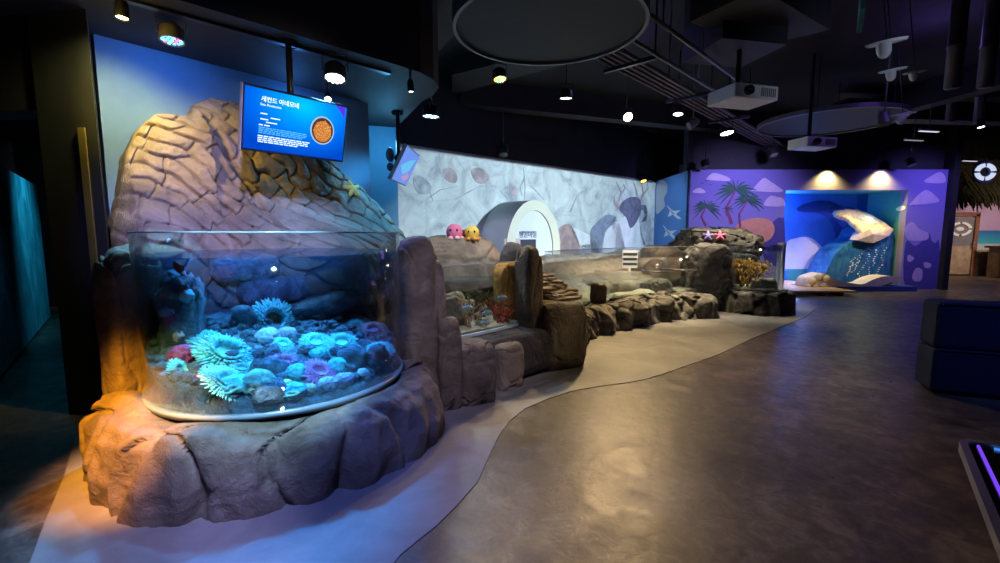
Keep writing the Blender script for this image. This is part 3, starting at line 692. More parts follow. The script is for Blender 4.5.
def tstone(label, px, py, wpx, hpx, seed, group=None, **k):
    p = bed(px, py); r = px2m(p)
    o = rock_mb((0, 0, 0), (wpx*r, wpx*r*0.8, hpx*r*1.2), seed, 0, 0.7, 0.16, 4, 0.05).build('reef_stone', TSTONE, None, True)
    o.location = p+Vector((0, 0, hpx*r*0.12)); o.rotation_euler = (RND.uniform(-.3, .3), RND.uniform(-.3, .3), RND.random()*6)
    return tag(o, label, 'stone', group)
tstone('long dark slab stone leaning at the back of the big tank', 330, 302, 66, 20, 11)
tstone('dark blue rounded stone right of the green brain coral', 268, 372, 34, 20, 12)
tstone('purple-grey stone at the bottom front left of the tank', 262, 408, 44, 18, 13)
tstone('pale pitted stone pile below the right glass of the tank', 352, 364, 30, 24, 14)
tstone('brown stone beside the highest cyan anemone', 244, 322, 24, 24, 15)
tstone('blue-grey stone in the right corner of the tank', 397, 372, 22, 30, 16)
protos = []; busy = [(o.location.x, o.location.y) for o in bpy.data.objects if o.get('category') in ('anemone', 'coral', 'stone')]
for s_ in range(5):
    o = rock_mb((0, 0, 0), (0.12, 0.10, 0.08), 40+s_, 0, 0.75, 0.32, 4, 0.14).build('reef_stone', TSTONE, None, True); protos.append(o)
n_ = 0; rr = random.Random(21)
while n_ < 105:
    a = rr.random()*2*PI; q = math.sqrt(rr.random())*0.79; x, y = C.x+q*math.cos(a), C.y+q*math.sin(a)
    if (Vector((x, y, 0))-C).dot(-N) > 0.55 or any((x-bx_)**2+(y-by_)**2 < .0045 for bx_, by_ in busy): continue
    busy.append((x, y))
    o = protos[n_] if n_ < 5 else protos[n_ % 5].copy()
    if n_ >= 5: COL.objects.link(o)
    s_ = rr.uniform(0.5, 1.0); o.scale = (s_,)*3; o.location = (x, y, mound(x, y)+0.01); o.rotation_euler = (rr.uniform(-.4, .4), rr.uniform(-.4, .4), rr.random()*6)
    tag(o, 'blue-grey fist-sized rubble stone among the anemones on the gravel bed', 'stone', 'rubble stones on the big tank bed'); n_ += 1
for k in range(34):                       # the row of rubble against the front glass
    a = math.radians(AC-95+190*k/33+rr.uniform(-2, 2)); q = rr.uniform(.735, .80); x, y = C.x+q*math.cos(a), C.y+q*math.sin(a)
    o = protos[k % 5].copy(); COL.objects.link(o); s_ = rr.uniform(.42, .72); o.scale = (s_,)*3; o.location = (x, y, mound(x, y)+.008); o.rotation_euler = (rr.uniform(-.4, .4), rr.uniform(-.4, .4), rr.random()*6)
    tag(o, 'blue-grey fist-sized rubble stone among the anemones on the gravel bed', 'stone', 'rubble stones on the big tank bed')
# standing rocks inside, against the left wall and the back
p = C+Vector((-0.60, -0.22, 0)); rock('reef_rock', 'encrusted standing rock at the left inside the big tank', (p.x, p.y, 0.82), (0.26, 0.30, 0.85), TSTONE, seed=51, rz=.4, amp=.2, crk=.1)
p = hit(285, 300)
rock('reef_rock', 'angular grey slab standing out from the back of the tank below the waterline', tuple(C-N*0.76+W*0.05+Vector((0, 0, 1.22))), (0.50, 0.26, 0.22), TSTONE, seed=52, rz=.6, e=.5, tilt=.35)
rock('reef_rock', 'broad dark rock low at the back right of the big tank', tuple(C-N*0.74+W*0.28+Vector((0, 0, 1.0))), (0.60, 0.26, 0.24), TSTONE, seed=53, rz=.9, e=.5)
for lb, x, y, z, w_, mt in (('mauve coral clump high on the left standing rock', 167, 311, 0, .10, LILAC), ('crimson coral clump on the left standing rock', 170, 318, 0, .09, MAG), ('white coral clump on the left standing rock', 178, 336, 0, .09, PALE), ('pale coral patch above the magenta coral', 176, 362, 0, .08, LILAC), ('turquoise coral patch below the red fish', 186, 296, 0, .10, TURQ)):
    q = PP(x, y, tuple(C+Vector((-0.60, -0.36, 0.8))), (0.5, -0.86, 0))
    o = MB().ball((0, 0, 0), (w_, w_*.8, w_), 3, lambda k: k*(0.7+0.42*crack(k*3))).build('coral_head', mt, None, True); o.location = q; tag(o, lb, 'coral')

def fish(label, loc, L, az, mt, mf, name='fish', group=None, roll=0):
    o = thing(name, label, 'fish', loc, group); o.rotation_euler = (roll, 0, az)
    mb = MB(); prof = [(-.42, .05), (-.3, .12), (-.1, .2), (.12, .22), (.3, .17), (.42, .09), (.5, .01)]
    rings = [[mb.v((x*L, 0.42*h*L*math.cos(2*PI*k/10), h*L*math.sin(2*PI*k/10))) for k in range(10)] for x, h in prof]
    for A_, B_ in zip(rings, rings[1:]):
        for k in range(10): mb.face([A_[k], A_[(k+1) % 10], B_[(k+1) % 10], B_[k]])
    mb.face(rings[0][::-1]); mb.face(rings[-1]); mb.build('body', mt, o, True, True)
    MB().sweep([(-.40*L, -.01*L, 0.04*L), (-.62*L, -.01*L, .19*L), (-.55*L, -.01*L, 0), (-.62*L, -.01*L, -.19*L), (-.40*L, -.01*L, -.04*L)], (0, .02*L, 0)).build('tail_fin', mf, o, False, True)
    MB().sweep([(.2*L, -.01*L, .17*L), (.02*L, -.01*L, .34*L), (-.28*L, -.01*L, .22*L), (-.25*L, -.01*L, .12*L)], (0, .02*L, 0)).build('dorsal_fin', mf, o, False, True)
    MB().ball((.34*L, .055*L, .05*L), (.06*L, .03*L, .06*L), 1).ball((.34*L, -.055*L, .05*L), (.06*L, .03*L, .06*L), 1).build('eye', BLACK, o, True, True)
    return o
RED = M_plain('fish_red', (0.90, 0.04, 0.02), 0.4, var=0.1)
fish('small bright red fish high at the left wall of the big tank', PY(178, 268, 2.93), 0.10, 2.3, RED, RED, roll=0).rotation_euler = (0, -1.2, 3.72)

# rocks around the big tank
T_L = Vector((-2.52, 2.98, 0)); 
rock('boulder', 'tall brown rock column left of the big curved tank', (-2.50, 3.02, 0.80), (0.26, 0.36, 1.22), ROCK, seed=61, rz=-.3, e=.45, amp=.07, sub=6, zmin=0, crk=.06, stretch=(1, 1, .5))
rock('boulder', 'tall purple-shaded rock column right of the big curved tank', (-0.72, 3.80, 0.70), (0.30, 0.44, 1.52), ROCK, seed=63, rz=.5, e=.5, amp=.09, sub=6, zmin=0, stretch=(1, 1, .5))
rock('boulder', 'upper block of the rock stair, against the tall column', (-0.60, 3.92, 0.62), (0.20, 0.30, 1.32), ROCK, seed=68, rz=.4, e=.42, amp=.06, sub=6, zmin=0, stretch=(1, 1, .5))
rock('boulder', 'purple middle block of the rock stair beside the small tank', (-0.46, 3.80, 0.36), (0.22, 0.30, 0.84), ROCK, seed=64, rz=.4, e=.40, amp=.05, zmin=0, sub=6)
rock('boulder', 'square rock block on the floor between the ledge and the small tank', (-0.26, 3.98, 0.24), (0.34, 0.42, 0.60), ROCK, seed=65, rz=.5, e=.36, amp=.05, zmin=0, sub=6)
rock('boulder', 'low flat block under the small tank front, beside the dark pillar', (0.00, 4.36, 0.20), (0.32, 0.44, 0.48), ROCKT, seed=66, rz=.75, e=.36, amp=.05, zmin=0, sub=6)
rock('boulder', 'smooth rock shoulder sloping down behind the right rock column', (-1.02, 4.75, 0.62), (0.7, 0.9, 1.6), ROCK, seed=67, rz=.5, e=.6, amp=.08, zmin=0, sub=6)
sf = PP(352, 189, tuple(wp(2.0, 0.50, 1.9)), N)
def starfish(label, loc, r, mt, nrm, rot=0):
    mb = MB(); pts = []
    for k in range(40):
        a = 2*PI*k/40; m_ = 0.55+0.45*math.cos(5*a); pts.append((a, r*(0.42+0.58*max(0, m_)**1.4)))
    top = mb.v((0, 0, r*0.34)); bot = mb.v((0, 0, -r*0.05))
    l2 = [mb.v((q*0.6*math.cos(a), q*0.6*math.sin(a), r*0.26)) for a, q in pts]
    l1 = [mb.v((q*math.cos(a), q*math.sin(a), r*0.08)) for a, q in pts]; l0 = [mb.v((q*math.cos(a), q*math.sin(a), -r*0.05)) for a, q in pts]
    for k in range(40):
        j = (k+1) % 40; mb.face([top, l2[k], l2[j]]); mb.face([l2[k], l1[k], l1[j], l2[j]]); mb.face([l1[k], l0[k], l0[j], l1[j]]); mb.face([bot, l0[j], l0[k]])
    o = mb.build('starfish', mt, None, True); o.location = loc; o.rotation_mode = 'QUATERNION'
    o.rotation_quaternion = Vector((0, 0, 1)).rotation_difference(Vector(nrm)) @ Vector((0, 0, 1)).rotation_difference(Vector((0, 0, 1)))
    return tag(o, label, 'starfish')
starfish('plump yellow starfish clinging to the cliff beside the monitor', sf, 0.115, M_plain('star_yellow', (0.80, 0.52, 0.12), 0.7, var=0.15, scale=20), (N+Vector((0, 0, .5))).normalized())

# ================================================================== THE SMALL TANK BEHIND IT
P2 = [Vector((-0.62, 3.98)), Vector((-0.20, 4.42)), Vector((0.20, 4.80)), Vector((0.40, 5.9)), Vector((-1.1, 5.7))]
s2 = thing('corner_tank', 'small clear tank with silver fish between the rock column and the dark pillar', 'fish tank', (-0.2, 4.9, 0.48))
def pane(a, b, z0, z1, th=0.02):
    a, b = Vector(a), Vector(b); t = (b-a).normalized(); k = Vector((-t.y, t.x))*th
    return MB().prism([a, b, b+k, a+k], z0, z1)
ctr = (Vector((-0.45, 4.18)))
mb = MB(); Q = [Vector((-0.62, 3.98)), Vector((-0.40, 4.17)), Vector((-0.19, 4.37)), Vector((0.01, 4.58)), Vector((0.20, 4.80))]
mb.prism(Q+[p+Vector((-0.014, 0.016)) for p in Q[::-1]], 0.50, 1.20); mb.build('front_pane', GLASS, s2)
MB().prism([p+Vector((0.004, -0.004)) for p in Q]+[p+Vector((-0.018, 0.02)) for p in Q[::-1]], 0.50, 0.525).build('base_seam', M_plain('milky_edge', (0.55, 0.68, 0.78), 0.3), s2)
MB().prism([p+Vector((0.002, -0.002)) for p in Q]+[p+Vector((-0.016, 0.018)) for p in Q[::-1]], 1.197, 1.204).build('rim', GEDGE, s2)
pane(P2[4], P2[3], 0.5, 1.20).build('back_pane', GLASS, s2)
inner = [p.lerp(Vector((-0.25, 4.95)), 0.035) for p in P2]
tag(MB().prism(inner, 0.52, 0.95).build('water', WATERC, None), 'clear water in the small tank with silver fish', 'water', kind='stuff')
tag(rock_mb((-0.25, 5.0, 0.25), (1.65, 1.5, 0.50), 71, .7, .3, .03, 5, .02, zmin=0).build('rock_plinth', ROCKD, None, True), 'dark rock plinth under the small tank', 'rock')
tag(MB().prism(inner, 0.50, 0.54).build('sand', SAND, None), 'pale sand bed in the small tank', 'sand', kind='stuff')
rock('reef_rock', 'orange rock wall inside the small tank beside the pillar', (0.16, 5.22, 0.80), (0.40, 0.55, 0.72), ROCKO, seed=72, rz=.4, e=.5)
rock('reef_rock', 'brown reef rock at the left inside the small tank', (-0.55, 4.75, 0.66), (0.36, 0.42, 0.40), ROCKT, seed=73, amp=.2, crk=.12)
rock('reef_rock', 'dark reef rock at the back of the small tank', (-0.45, 5.45, 0.70), (1.0, 0.3, 0.50), ROCKD, seed=74, amp=.2, crk=.12)
def branch_coral(label, loc, h, mt, seed, n=9, r=0.02, group=None):
    rr = random.Random(seed); mb = MB()
    def grow(p, d, L, rad, k):
        q = p+d*L; mb.tube([p, p.lerp(q, .5)+Vector((rr.uniform(-1, 1), rr.uniform(-1, 1), 0))*L*.08, q], [rad, rad*.85, rad*.6], 6)
        if k:
            for _ in range(3 if k > 1 else 2):
                nd = (d+Vector((rr.uniform(-.8, .8), rr.uniform(-.8, .8), rr.uniform(-.1, .5)))).normalized(); grow(q, nd, L*.68, rad*.65, k-1)
    for _ in range(n): grow(Vector((rr.uniform(-.3, .3)*h, rr.uniform(-.3, .3)*h, 0)), Vector((rr.uniform(-.5, .5), rr.uniform(-.5, .5), 1)).normalized(), h*.36, r, 3)
    o = mb.build('branching_coral', mt, None, True); o.location = loc; return tag(o, label, 'coral', group)
CORR = M_plain('coral_rust', (0.45, 0.17, 0.08), 0.7, var=0.3, scale=20)
branch_coral('rust coloured branching coral in front of the orange rock of the small tank', (-0.02, 4.92, 0.54), 0.30, CORR, 2, 6, .014)
branch_coral('tan branching coral at the left of the small tank', (-0.38, 4.60, 0.54), 0.34, TANC, 3, 6, .014)
branch_coral('dark branching coral at the back of the small tank', (-0.30, 5.05, 0.54), 0.40, M_plain('coral_olive', (.16, .14, .06), .8, var=.3), 12, 8, .02)
branch_coral('red branching coral low between the rocks of the small tank', (0.03, 4.78, 0.54), 0.20, M_plain('coral_red', (.55, .08, .05), .7, var=.3), 13, 6, .012)
branch_coral('small tan branching coral close to the small tank front', (-0.20, 4.62, 0.54), 0.16, TANC, 14, 5, .012)
SILV = M_plain('fish_silver', (0.50, 0.60, 0.68), 0.3, 0.3, 0.3, 60); SILF = M_plain('fish_fin', (0.30, 0.40, 0.50), 0.5)
for lb, x, y, Y in (('silver fish in front of the orange rock, highest of the four', 502, 298, 4.66), ('silver fish in front of the rust branching coral', 487, 313, 4.56), ('silver fish nearest the left rock in the small tank', 467, 308, 4.42), ('silver fish lowest in the small tank, near the sand', 485, 323, 4.58)):
    fish(lb, PY(x, y, Y), 0.135, 0.35 if x != 466 else 2.6, SILV, SILF, 'fish', 'silver fish in the small tank')
rock('boulder', 'broad brown boulder behind the small tank carrying two plush toys', (-0.80, 6.40, 0.68), (1.62, 1.1, 1.58), ROCKT, seed=75, rz=.25, e=.5, amp=.07, sub=6, zmin=0, tilt=0, crk=.04)
rock('boulder', 'dark rounded boulder behind the pillar at the end of the small tank', (0.14, 5.75, 0.62), (0.36, 0.5, 1.42), ROCKD, seed=76, e=.55, zmin=0)

# plush toys
def plush(label, loc, s, mt, mt2):
    o = thing('plush_toy', label, 'plush toy', loc)
    MB().ball((0, 0, 0.5*s), (s, s*.9, s), 3).build('body', mt, o, True, True)
    mb = MB()
    for k in range(6): a = 2*PI*k/6; mb.ball((.42*s*math.cos(a), .42*s*math.sin(a), .12*s), (.34*s, .34*s, .26*s), 2)
    mb.build('feet', mt2, o, True, True)
    mb = MB()
    for k in (-1, 1): mb.ball((k*.2*s, -.42*s, .6*s), (.14*s, .08*s, .16*s), 2)
    mb.build('eyes', BLACK, o, True, True); return o
def toprock(px, py, Y): return PY(px, py, Y)
plush('pink plush toy sitting on the boulder behind the small tank', PY(454.5, 240, 6.1), 0.22, M_plain('plush_pink', (0.85, 0.22, 0.38), 0.9, var=0.2), M_plain('plush_light_pink', (0.90, 0.55, 0.60), 0.9))
plush('yellow plush toy leaning beside the pink plush toy', PY(472, 240.5, 6.1), 0.20, M_plain('plush_yellow', (0.85, 0.60, 0.10), 0.9, var=0.2), M_plain('plush_orange', (0.80, 0.36, 0.08), 0.9))
plush('small brown plush toy squeezed between the pink and yellow ones', PY(463.5, 240, 6.2), 0.14, M_plain('plush_brown', (0.25, 0.09, 0.05), 0.9, var=0.2), M_plain('plush_cream', (0.8, 0.6, 0.5), 0.9))

# dark pillar and its block
rock('rock_pillar', 'upright dark rock pillar at the corner of the small tank', (0.31, 4.90, 0.67), (0.22, 0.36, 1.38), ROCK, seed=81, rz=.5, e=.45, amp=.045, sub=6, zmin=0, stretch=(1, 1, .45))
rock('boulder', 'large square dark rock block in front of the pillar', (0.60, 5.10, 0.36), (0.58, 0.66, 0.80), ROCK, seed=82, rz=.5, e=.30, amp=.04, sub=6, zmin=0, crk=.04)
mb = MB(); rr = random.Random(5)
for k in range(9):
    z = 0.76+0.012*k+0.02*k; x = 0.74-0.025*k
    rk = rock_mb((x-0.10+rr.uniform(-.03, .03), 5.25+0.02*k, z), (0.60-0.05*k, 0.56-0.03*k, 0.07), 90+k, .6+rr.uniform(-.25, .25), .6, .22, 4, .05)
    me = bpy.data.meshes.new('tmp'); rk.bm.to_mesh(me); mb.bm.from_mesh(me); bpy.data.meshes.remove(me)
tag(mb.build('slate_stack', ROCKT, None, True), 'stepped tan slate slabs heaped on the square dark block', 'rock')

# ================================================================== THE LONG SHORE TANK
base = [PZ(x, y, 0) for x, y in ((788, 314), (770, 317), (745, 318), (719, 318), (700, 319), (680, 320.5), (663, 323), (640, 327.5), (608, 333), (586, 338))]
base = base[3:]+[Vector((0.95, 5.65, 0))]
base2 = [(p.x+(-.10), p.y+.22) for p in base]
tag(rock_wall(base2, [(0.26, 0), (0.24, 0.15), (0.22, 0.30), (0.10, 0.40), (-0.10, 0.42), (-0.30, 0.40), (-0.32, 0.0)], 9, amp=0.13, crk=0.09, freq=1.7, step=0.025).build('rock_wall', ROCKG, None, True), 'long low craggy rock wall along the front of the shore tank', 'rock')
s3 = thing('shore_tank', 'long clear-walled shallow tank in front of the projection wall', 'fish tank', (2.4, 8, 0.4))
F3 = [Vector((0.62, 6.05)), Vector((1.15, 6.75)), Vector((1.9, 7.45)), Vector((2.7, 7.98)), Vector((3.5, 8.32)), Vector((4.45, 8.42))]
mb = MB(); mb.prism(F3+[p+Vector((-0.02, 0.03)) for p in F3[::-1]], 0.38, 1.25); mb.build('front_pane', GLASSH, s3)
MB().prism(F3+[p+Vector((-0.02, 0.03)) for p in F3[::-1]], 1.247, 1.256).build('rim', GEDGE, s3)
W3 = [p+Vector((-0.03, 0.05)) for p in F3]+[Vector((4.6, 12.0)), Vector((3.2, 12.5)), Vector((0.3, 9.9)), Vector((0.2, 6.6))]
tag(MB().prism(W3, 0.36, 0.70).build('water', WATERC, None), 'shallow clear water in the long shore tank', 'water', kind='stuff')
def shore(x, y):
    q = Vector((x, y)); d = min((q-p).length for p in F3F)
    return 0.36+0.62*sstep(0.55, 2.3, d)+0.10*fract(Vector((x*1.3, y*1.3, 4)))+0.05*(crack(Vector((x*2.2, y*2.2, 1)))-1)
F3F = []
for a_, b_ in zip(F3, F3[1:]): F3F += [a_.lerp(b_, k/6) for k in range(6)]
mb = MB(); cell = {}
nx, ny = 100, 130
for i in range(nx+1):
    for j in range(ny+1):
        x = 0.1+4.6*i/nx; y = 6.0+6.3*j/ny; fy = None
        inside = False; k = len(W3)-1
        for l in range(len(W3)):
            if (W3[l].y > y) != (W3[k].y > y) and x < (W3[k].x-W3[l].x)*(y-W3[l].y)/(W3[k].y-W3[l].y)+W3[l].x: inside = not inside
            k = l
        if inside: cell[(i, j)] = mb.v((x, y, shore(x, y)))
for (i, j), vtx in cell.items():
    q = [(i, j), (i+1, j), (i+1, j+1), (i, j+1)]
    if all(k in cell for k in q): mb.face([cell[k] for k in q])
tag(mb.build('pebble_beach', SAND, None, True), 'tan pebbly beach rising from the water in the shore tank', 'beach', kind='stuff')
p = PZ(603, 305, 0.40)
rock('boulder', 'small dark standing stone on the low rock wall past the slate slabs', (p.x-.02, p.y+.25, 0.54), (0.24, 0.22, 0.36), ROCK, seed=101, e=.45)
def rpx(label, x, y, Y, w_, h_, mt, seed, **k):
    p = PY(x, y, Y); return rock('boulder', label, tuple(p), (w_, w_*.8, h_), mt, seed=seed, **k)
rpx('dark arched rock standing in the shallow water of the shore tank', 660, 288, 8.5, 0.42, 0.34, ROCK, 102, amp=.15, crk=.1)
rpx('dark thin stone standing in the shallow water beside the arched rock', 643, 291, 8.4, 0.12, 0.32, ROCKD, 103)
rpx('tan rock slope rising from the pebble beach to the pale craggy boulder', 672, 270, 9.6, 1.7, 0.55, ROCKT, 104, amp=.10, e=.6)
rpx('brown rock hump on top of the tan rock slope', 668, 254, 10.0, 1.1, 0.40, ROCKT, 105, amp=.08, e=.6)
DOME = M_glass('acrylic_dome', (.72, .68, .62), 1.8, 1.45, .12, .10)
for lb, x, y, Y, r_ in (('larger clear acrylic viewing dome on the tan rock slope', 681, 268, 8.85, .40), ('smaller clear acrylic viewing dome on the tan rock slope', 656, 270, 9.0, .27)):
    p = PY(x, y, Y); o = thing('viewing_dome', lb, 'dome', tuple(p))
    MB().lathe([(r_*math.cos(a), r_*.82*math.sin(a)) for a in [PI/2*k/14*.999 for k in range(15)]], (p.x, p.y, p.z), 40).build('dome_shell', DOME, o, True)
    MB().lathe([(r_*.97, -.03), (r_*1.04, -.03), (r_*1.04, .0), (r_*.97, .0), (r_*.97, -.03)], (p.x, p.y, p.z), 40).build('flange', GREYM, o, True)
rpx('pale craggy boulder between the beach and the round coral tank', 706, 270, 8.75, 0.85, 1.00, ROCKG, 106, sub=6, amp=.12, crk=.10)
rpx('stone ridge above the round coral tank, with two starfish on it', 714, 243, 9.9, 1.50, 0.62, ROCKG, 107, sub=6, amp=.14, crk=.1)
rpx('dark grey boulder behind the round coral tank', 738, 248, 9.7, 0.90, 0.62, ROCKG, 108, sub=6, amp=.12)
rpx('brown boulder left of the stone ridge', 690, 249, 9.9, 0.90, 0.42, ROCK, 109, sub=5, amp=.12)
rpx('low tan slope rock behind the clear front of the shore tank', 612, 282, 9.3, 2.0, 0.46, ROCKT, 110, amp=.12, e=.75, rz=.6)
rpx('pale low rock in the shallow water left of the arched rock', 628, 297, 8.0, 0.5, 0.16, SAND, 111, amp=.15)
rpx('pale low rock in the shallow water right of the arched rock', 684, 292, 8.6, 0.5, 0.18, SAND, 112, amp=.15)
starfish('pink starfish lying on the stone ridge', PY(720, 236, 9.33), 0.13, M_plain('star_pink', (0.90, 0.18, 0.36), 0.7), (-0.3, -1, .5))
starfish('violet starfish lying on the stone ridge', PY(708, 236, 9.33), 0.115, M_plain('star_violet', (0.40, 0.32, 0.80), 0.7), (-0.3, -1, .5))
LEAF = M_plain('plant_green', (0.05, 0.09, 0.07), 0.8, var=0.4)
for lb, x, y in (('dark tufted plant on the top of the stone ridge', 719, 228), ('dark tufted plant at the right end of the stone ridge', 736, 231), ('dark tufted plant at the left end of the stone ridge', 698, 235)):
    p = PY(x, y+5, 9.9); rr = random.Random(x); mb = MB()
    for k in range(28):
        a = rr.random()*2*PI; L = rr.uniform(.14, .28); q = [p+Vector((math.cos(a)*L*s_*.8, math.sin(a)*L*s_*.8, L*(s_-.45*s_*s_))) for s_ in (0, .5, 1)]
        mb.tube(q, [.018, .022, .004], 4)
    tag(mb.build('potted_plant' if 0 else 'tufted_plant', LEAF, None, True), lb, 'plant')
# striped plate standing on the beach
p = PY(630, 259, 9.2); st = thing('striped_plate', 'small plate with dark stripes standing at the back of the shore tank', 'plate', tuple(p))
R45 = Matrix.Rotation(-0.15, 4, 'Z')
mb = MB(); mb.M = Matrix.Translation(p) @ R45; mb.box((0, 0, 0), (0.30, 0.03, 0.36)).box((0, 0, -.35), (0.04, 0.03, .4)); mb.build('panel', PWH, st)
for k in (-1, 0, 1):
    mb = MB(); mb.M = Matrix.Translation(p) @ R45; mb.box((0, -.02, .10*k), (0.28, 0.012, 0.05)); mb.build('stripe', BLACK, st)

# white igloo doorway standing out from the projection wall
dp = 0.85; ia, ib = PP(505.5, 255, J0+JN*dp, JN), PP(559, 255, J0+JN*dp, JN); IG = (ia+ib)/2-JN*dp; IG.z = 0; hw = (ib-ia).length/2
def ig(s, d, z): return IG+JW*s+JN*d+Vector((0, 0, z))
def arch(w_, zc, zt_, n=24): return [(w_*math.cos(PI*k/n), zc+(zt_-zc)*math.sin(PI*k/n)) for k in range(n+1)]
igo = thing('igloo_doorway', 'white vaulted igloo doorway in front of the projected ice cliff', 'igloo', tuple(IG))
IGW = M_plain('igloo_white', (0.62, 0.66, 0.68), 0.7, var=0.05, scale=2)
out_ = [(hw, 0)]+arch(hw, 1.15, 2.20)+[(-hw, 0)]
MB().sweep([ig(s, 0.012, z) for s, z in out_], JN*(dp-.012)).build('vault', IGW, igo)
inn = [(hw-.24, 0)]+arch(hw-.24, 1.15, 1.98)+[(-hw+.24, 0)]
mb = MB(); a_ = [mb.v(ig(s, dp, z)) for s, z in out_]; b_ = [mb.v(ig(s, dp+.03, z)) for s, z in out_]; c_ = [mb.v(ig(s, dp+.03, z)) for s, z in inn]; d_ = [mb.v(ig(s, dp, z)) for s, z in inn]
for k in range(len(out_)-1):
    mb.face([a_[k], a_[k+1], b_[k+1], b_[k]]); mb.face([b_[k], b_[k+1], c_[k+1], c_[k]]); mb.face([c_[k], c_[k+1], d_[k+1], d_[k]])
mb.build('arch_rim', M_plain('igloo_cream', (0.60, 0.60, 0.48), 0.7, var=0.05, scale=2), igo)
def igpx(x, y): return PP(x, y, tuple(ig(0, dp, 0)), JN)
def igq(x0, x1, y0, y1): 
    a_ = igpx(x0, y0); b_ = igpx(x1, y0); c_ = igpx(x1, y1); return Vector(a_), (b_-a_).dot(JW), a_.z-c_.z
a_, wd, ht = igq(504, 520, 238.5, 268)
fr = MB().sweep([a_, a_+JW*wd, a_+JW*wd-Vector((0, 0, ht)), a_-Vector((0, 0, ht))], JN*.012).build('door_panel', M_plain('pinkish_tan', (0.50, 0.40, 0.38), 0.7), igo)
a_, wd, ht = igq(520, 535.5, 239.5, 268)
MB().sweep([a_, a_+JW*wd, a_+JW*wd-Vector((0, 0, ht)), a_-Vector((0, 0, ht))], JN*.014).build('door_opening', M_plain('dark_opening', (0.03, 0.03, 0.05), 0.7), igo)
def text(name, body, loc, size, right, up, mt, parent, ext=0.002, align='LEFT', bold=0.0):
    c_ = bpy.data.curves.new(name, 'FONT'); c_.body = body; c_.size = size; c_.extrude = ext; c_.align_x = align; c_.offset = bold
    c_.materials.append(mt); o = bpy.data.objects.new(name, c_); COL.objects.link(o)
    r_ = Vector(right).normalized(); u_ = Vector(up).normalized(); n_ = r_.cross(u_)
    o.rotation_euler = Matrix((r_, u_, n_)).transposed().to_euler(); o.location = loc
    bpy.context.view_layer.update(); me = bpy.data.meshes.new_from_object(o.evaluated_get(bpy.context.evaluated_depsgraph_get())); me.transform(o.matrix_world)
    bpy.data.objects.remove(o); bpy.data.curves.remove(c_)
    if not me.materials: me.materials.append(mt)
    o = bpy.data.objects.new(name, me); COL.objects.link(o)
    o.parent = parent
    if parent.type == 'EMPTY': o.matrix_parent_inverse = Matrix.Translation(-root_loc(parent))
    return o
q = igpx(518.5, 237); text('lettering', '펭귄마을', q+JN*.006, 0.15, JW, (0, 0, 1), PDK, igo, .003, 'LEFT', 0.002)
for k in range(3):
    q = igpx(523+k*4.3, 231.3); MB().sweep([q, q+JW*.09, q+JW*.09-Vector((0, 0, .035)), q-Vector((0, 0, .035))], JN*.006).build('printed_line', PDK, igo)

# round coral tank at the far end
C4 = Vector((4.93, 8.74, 0)); r4 = 0.47
ring4 = [(C4.x+0.62*math.cos(math.radians(a)), C4.y+0.62*math.sin(math.radians(a))) for a in range(400, 155, -12)]
tag(rock_wall(ring4, [(0.10, 0), (0.10, 0.2), (0.08, 0.36), (0.02, 0.41), (-0.2, 0.42), (-0.2, 0.0)], 31, amp=0.05, crk=0.13, vstretch=0.25, freq=1.5, step=0.025).build('stone_plinth', ROCKG, None, True), 'rounded stone base under the round coral tank', 'rock')
s4 = thing('round_tank', 'small round clear tank of orange corals at the far end of the rocks', 'fish tank', tuple(C4+Vector((0, 0, .42))))
MB().lathe([(r4, .40), (r4, 1.27), (r4-.02, 1.27), (r4-.02, .40), (r4, .40)], C4, 64).build('glass_wall', GLASS, s4, True)
MB().lathe([(r4+.003, 1.16), (r4+.003, 1.275), (r4-.003, 1.275), (r4-.003, 1.16), (r4+.003, 1.16)], C4, 64, PI*1.0, PI*2.1).build('rim', M_glass('frosted_rim', (.72, .76, .8), 1.5, 1.45, .15, .12), s4, True)
tag(MB().lathe([(.0001, .45), (r4-.03, .45), (r4-.03, 1.15), (.0001, 1.15)], C4, 48).build('water', WATERC, None), 'clear water in the round coral tank', 'water', kind='stuff')
tag(MB().lathe([(.0001, .40), (r4-.025, .40), (r4-.025, .46), (.0001, .50)], C4, 40).build('sand', SAND, None, True), 'pale sand bed in the round coral tank', 'sand', kind='stuff')
CORO = M_plain('coral_orange', (0.62, 0.34, 0.06), 0.7, var=0.3, scale=20)
branch_coral('larger orange bushy coral at the left of the round tank', (C4.x-.20, C4.y-.10, .46), 0.66, CORO, 6, 11, .026)
branch_coral('smaller orange bushy coral at the right of the round tank', (C4.x+.14, C4.y+.05, .46), 0.58, CORO, 7, 6, .02)
rock('reef_rock', 'tan rock on the sand of the round coral tank', (C4.x+.10, C4.y-.22, .55), (.42, .26, .20), SAND, seed=121, amp=.2)
rock('reef_rock', 'dark rock wall inside the back of the round coral tank', (C4.x-.05, C4.y+.34, .75), (.6, .18, .7), ROCKD, seed=122)
fish('small black fish in the round coral tank', PY(759, 258, 8.55), .12, 1.2, BLACK, BLACK)
p = PY(779, 290, 9.4); tag(MB().lathe([(.0001, 0), (.10, 0), (.10, .04), (.075, .05), (.075, 1.24), (.085, 1.25), (.085, 1.29), (.0001, 1.30)], (p.x, p.y, 0), 28).build('post', WHITE, None, True), 'white round post behind the round coral tank', 'post')

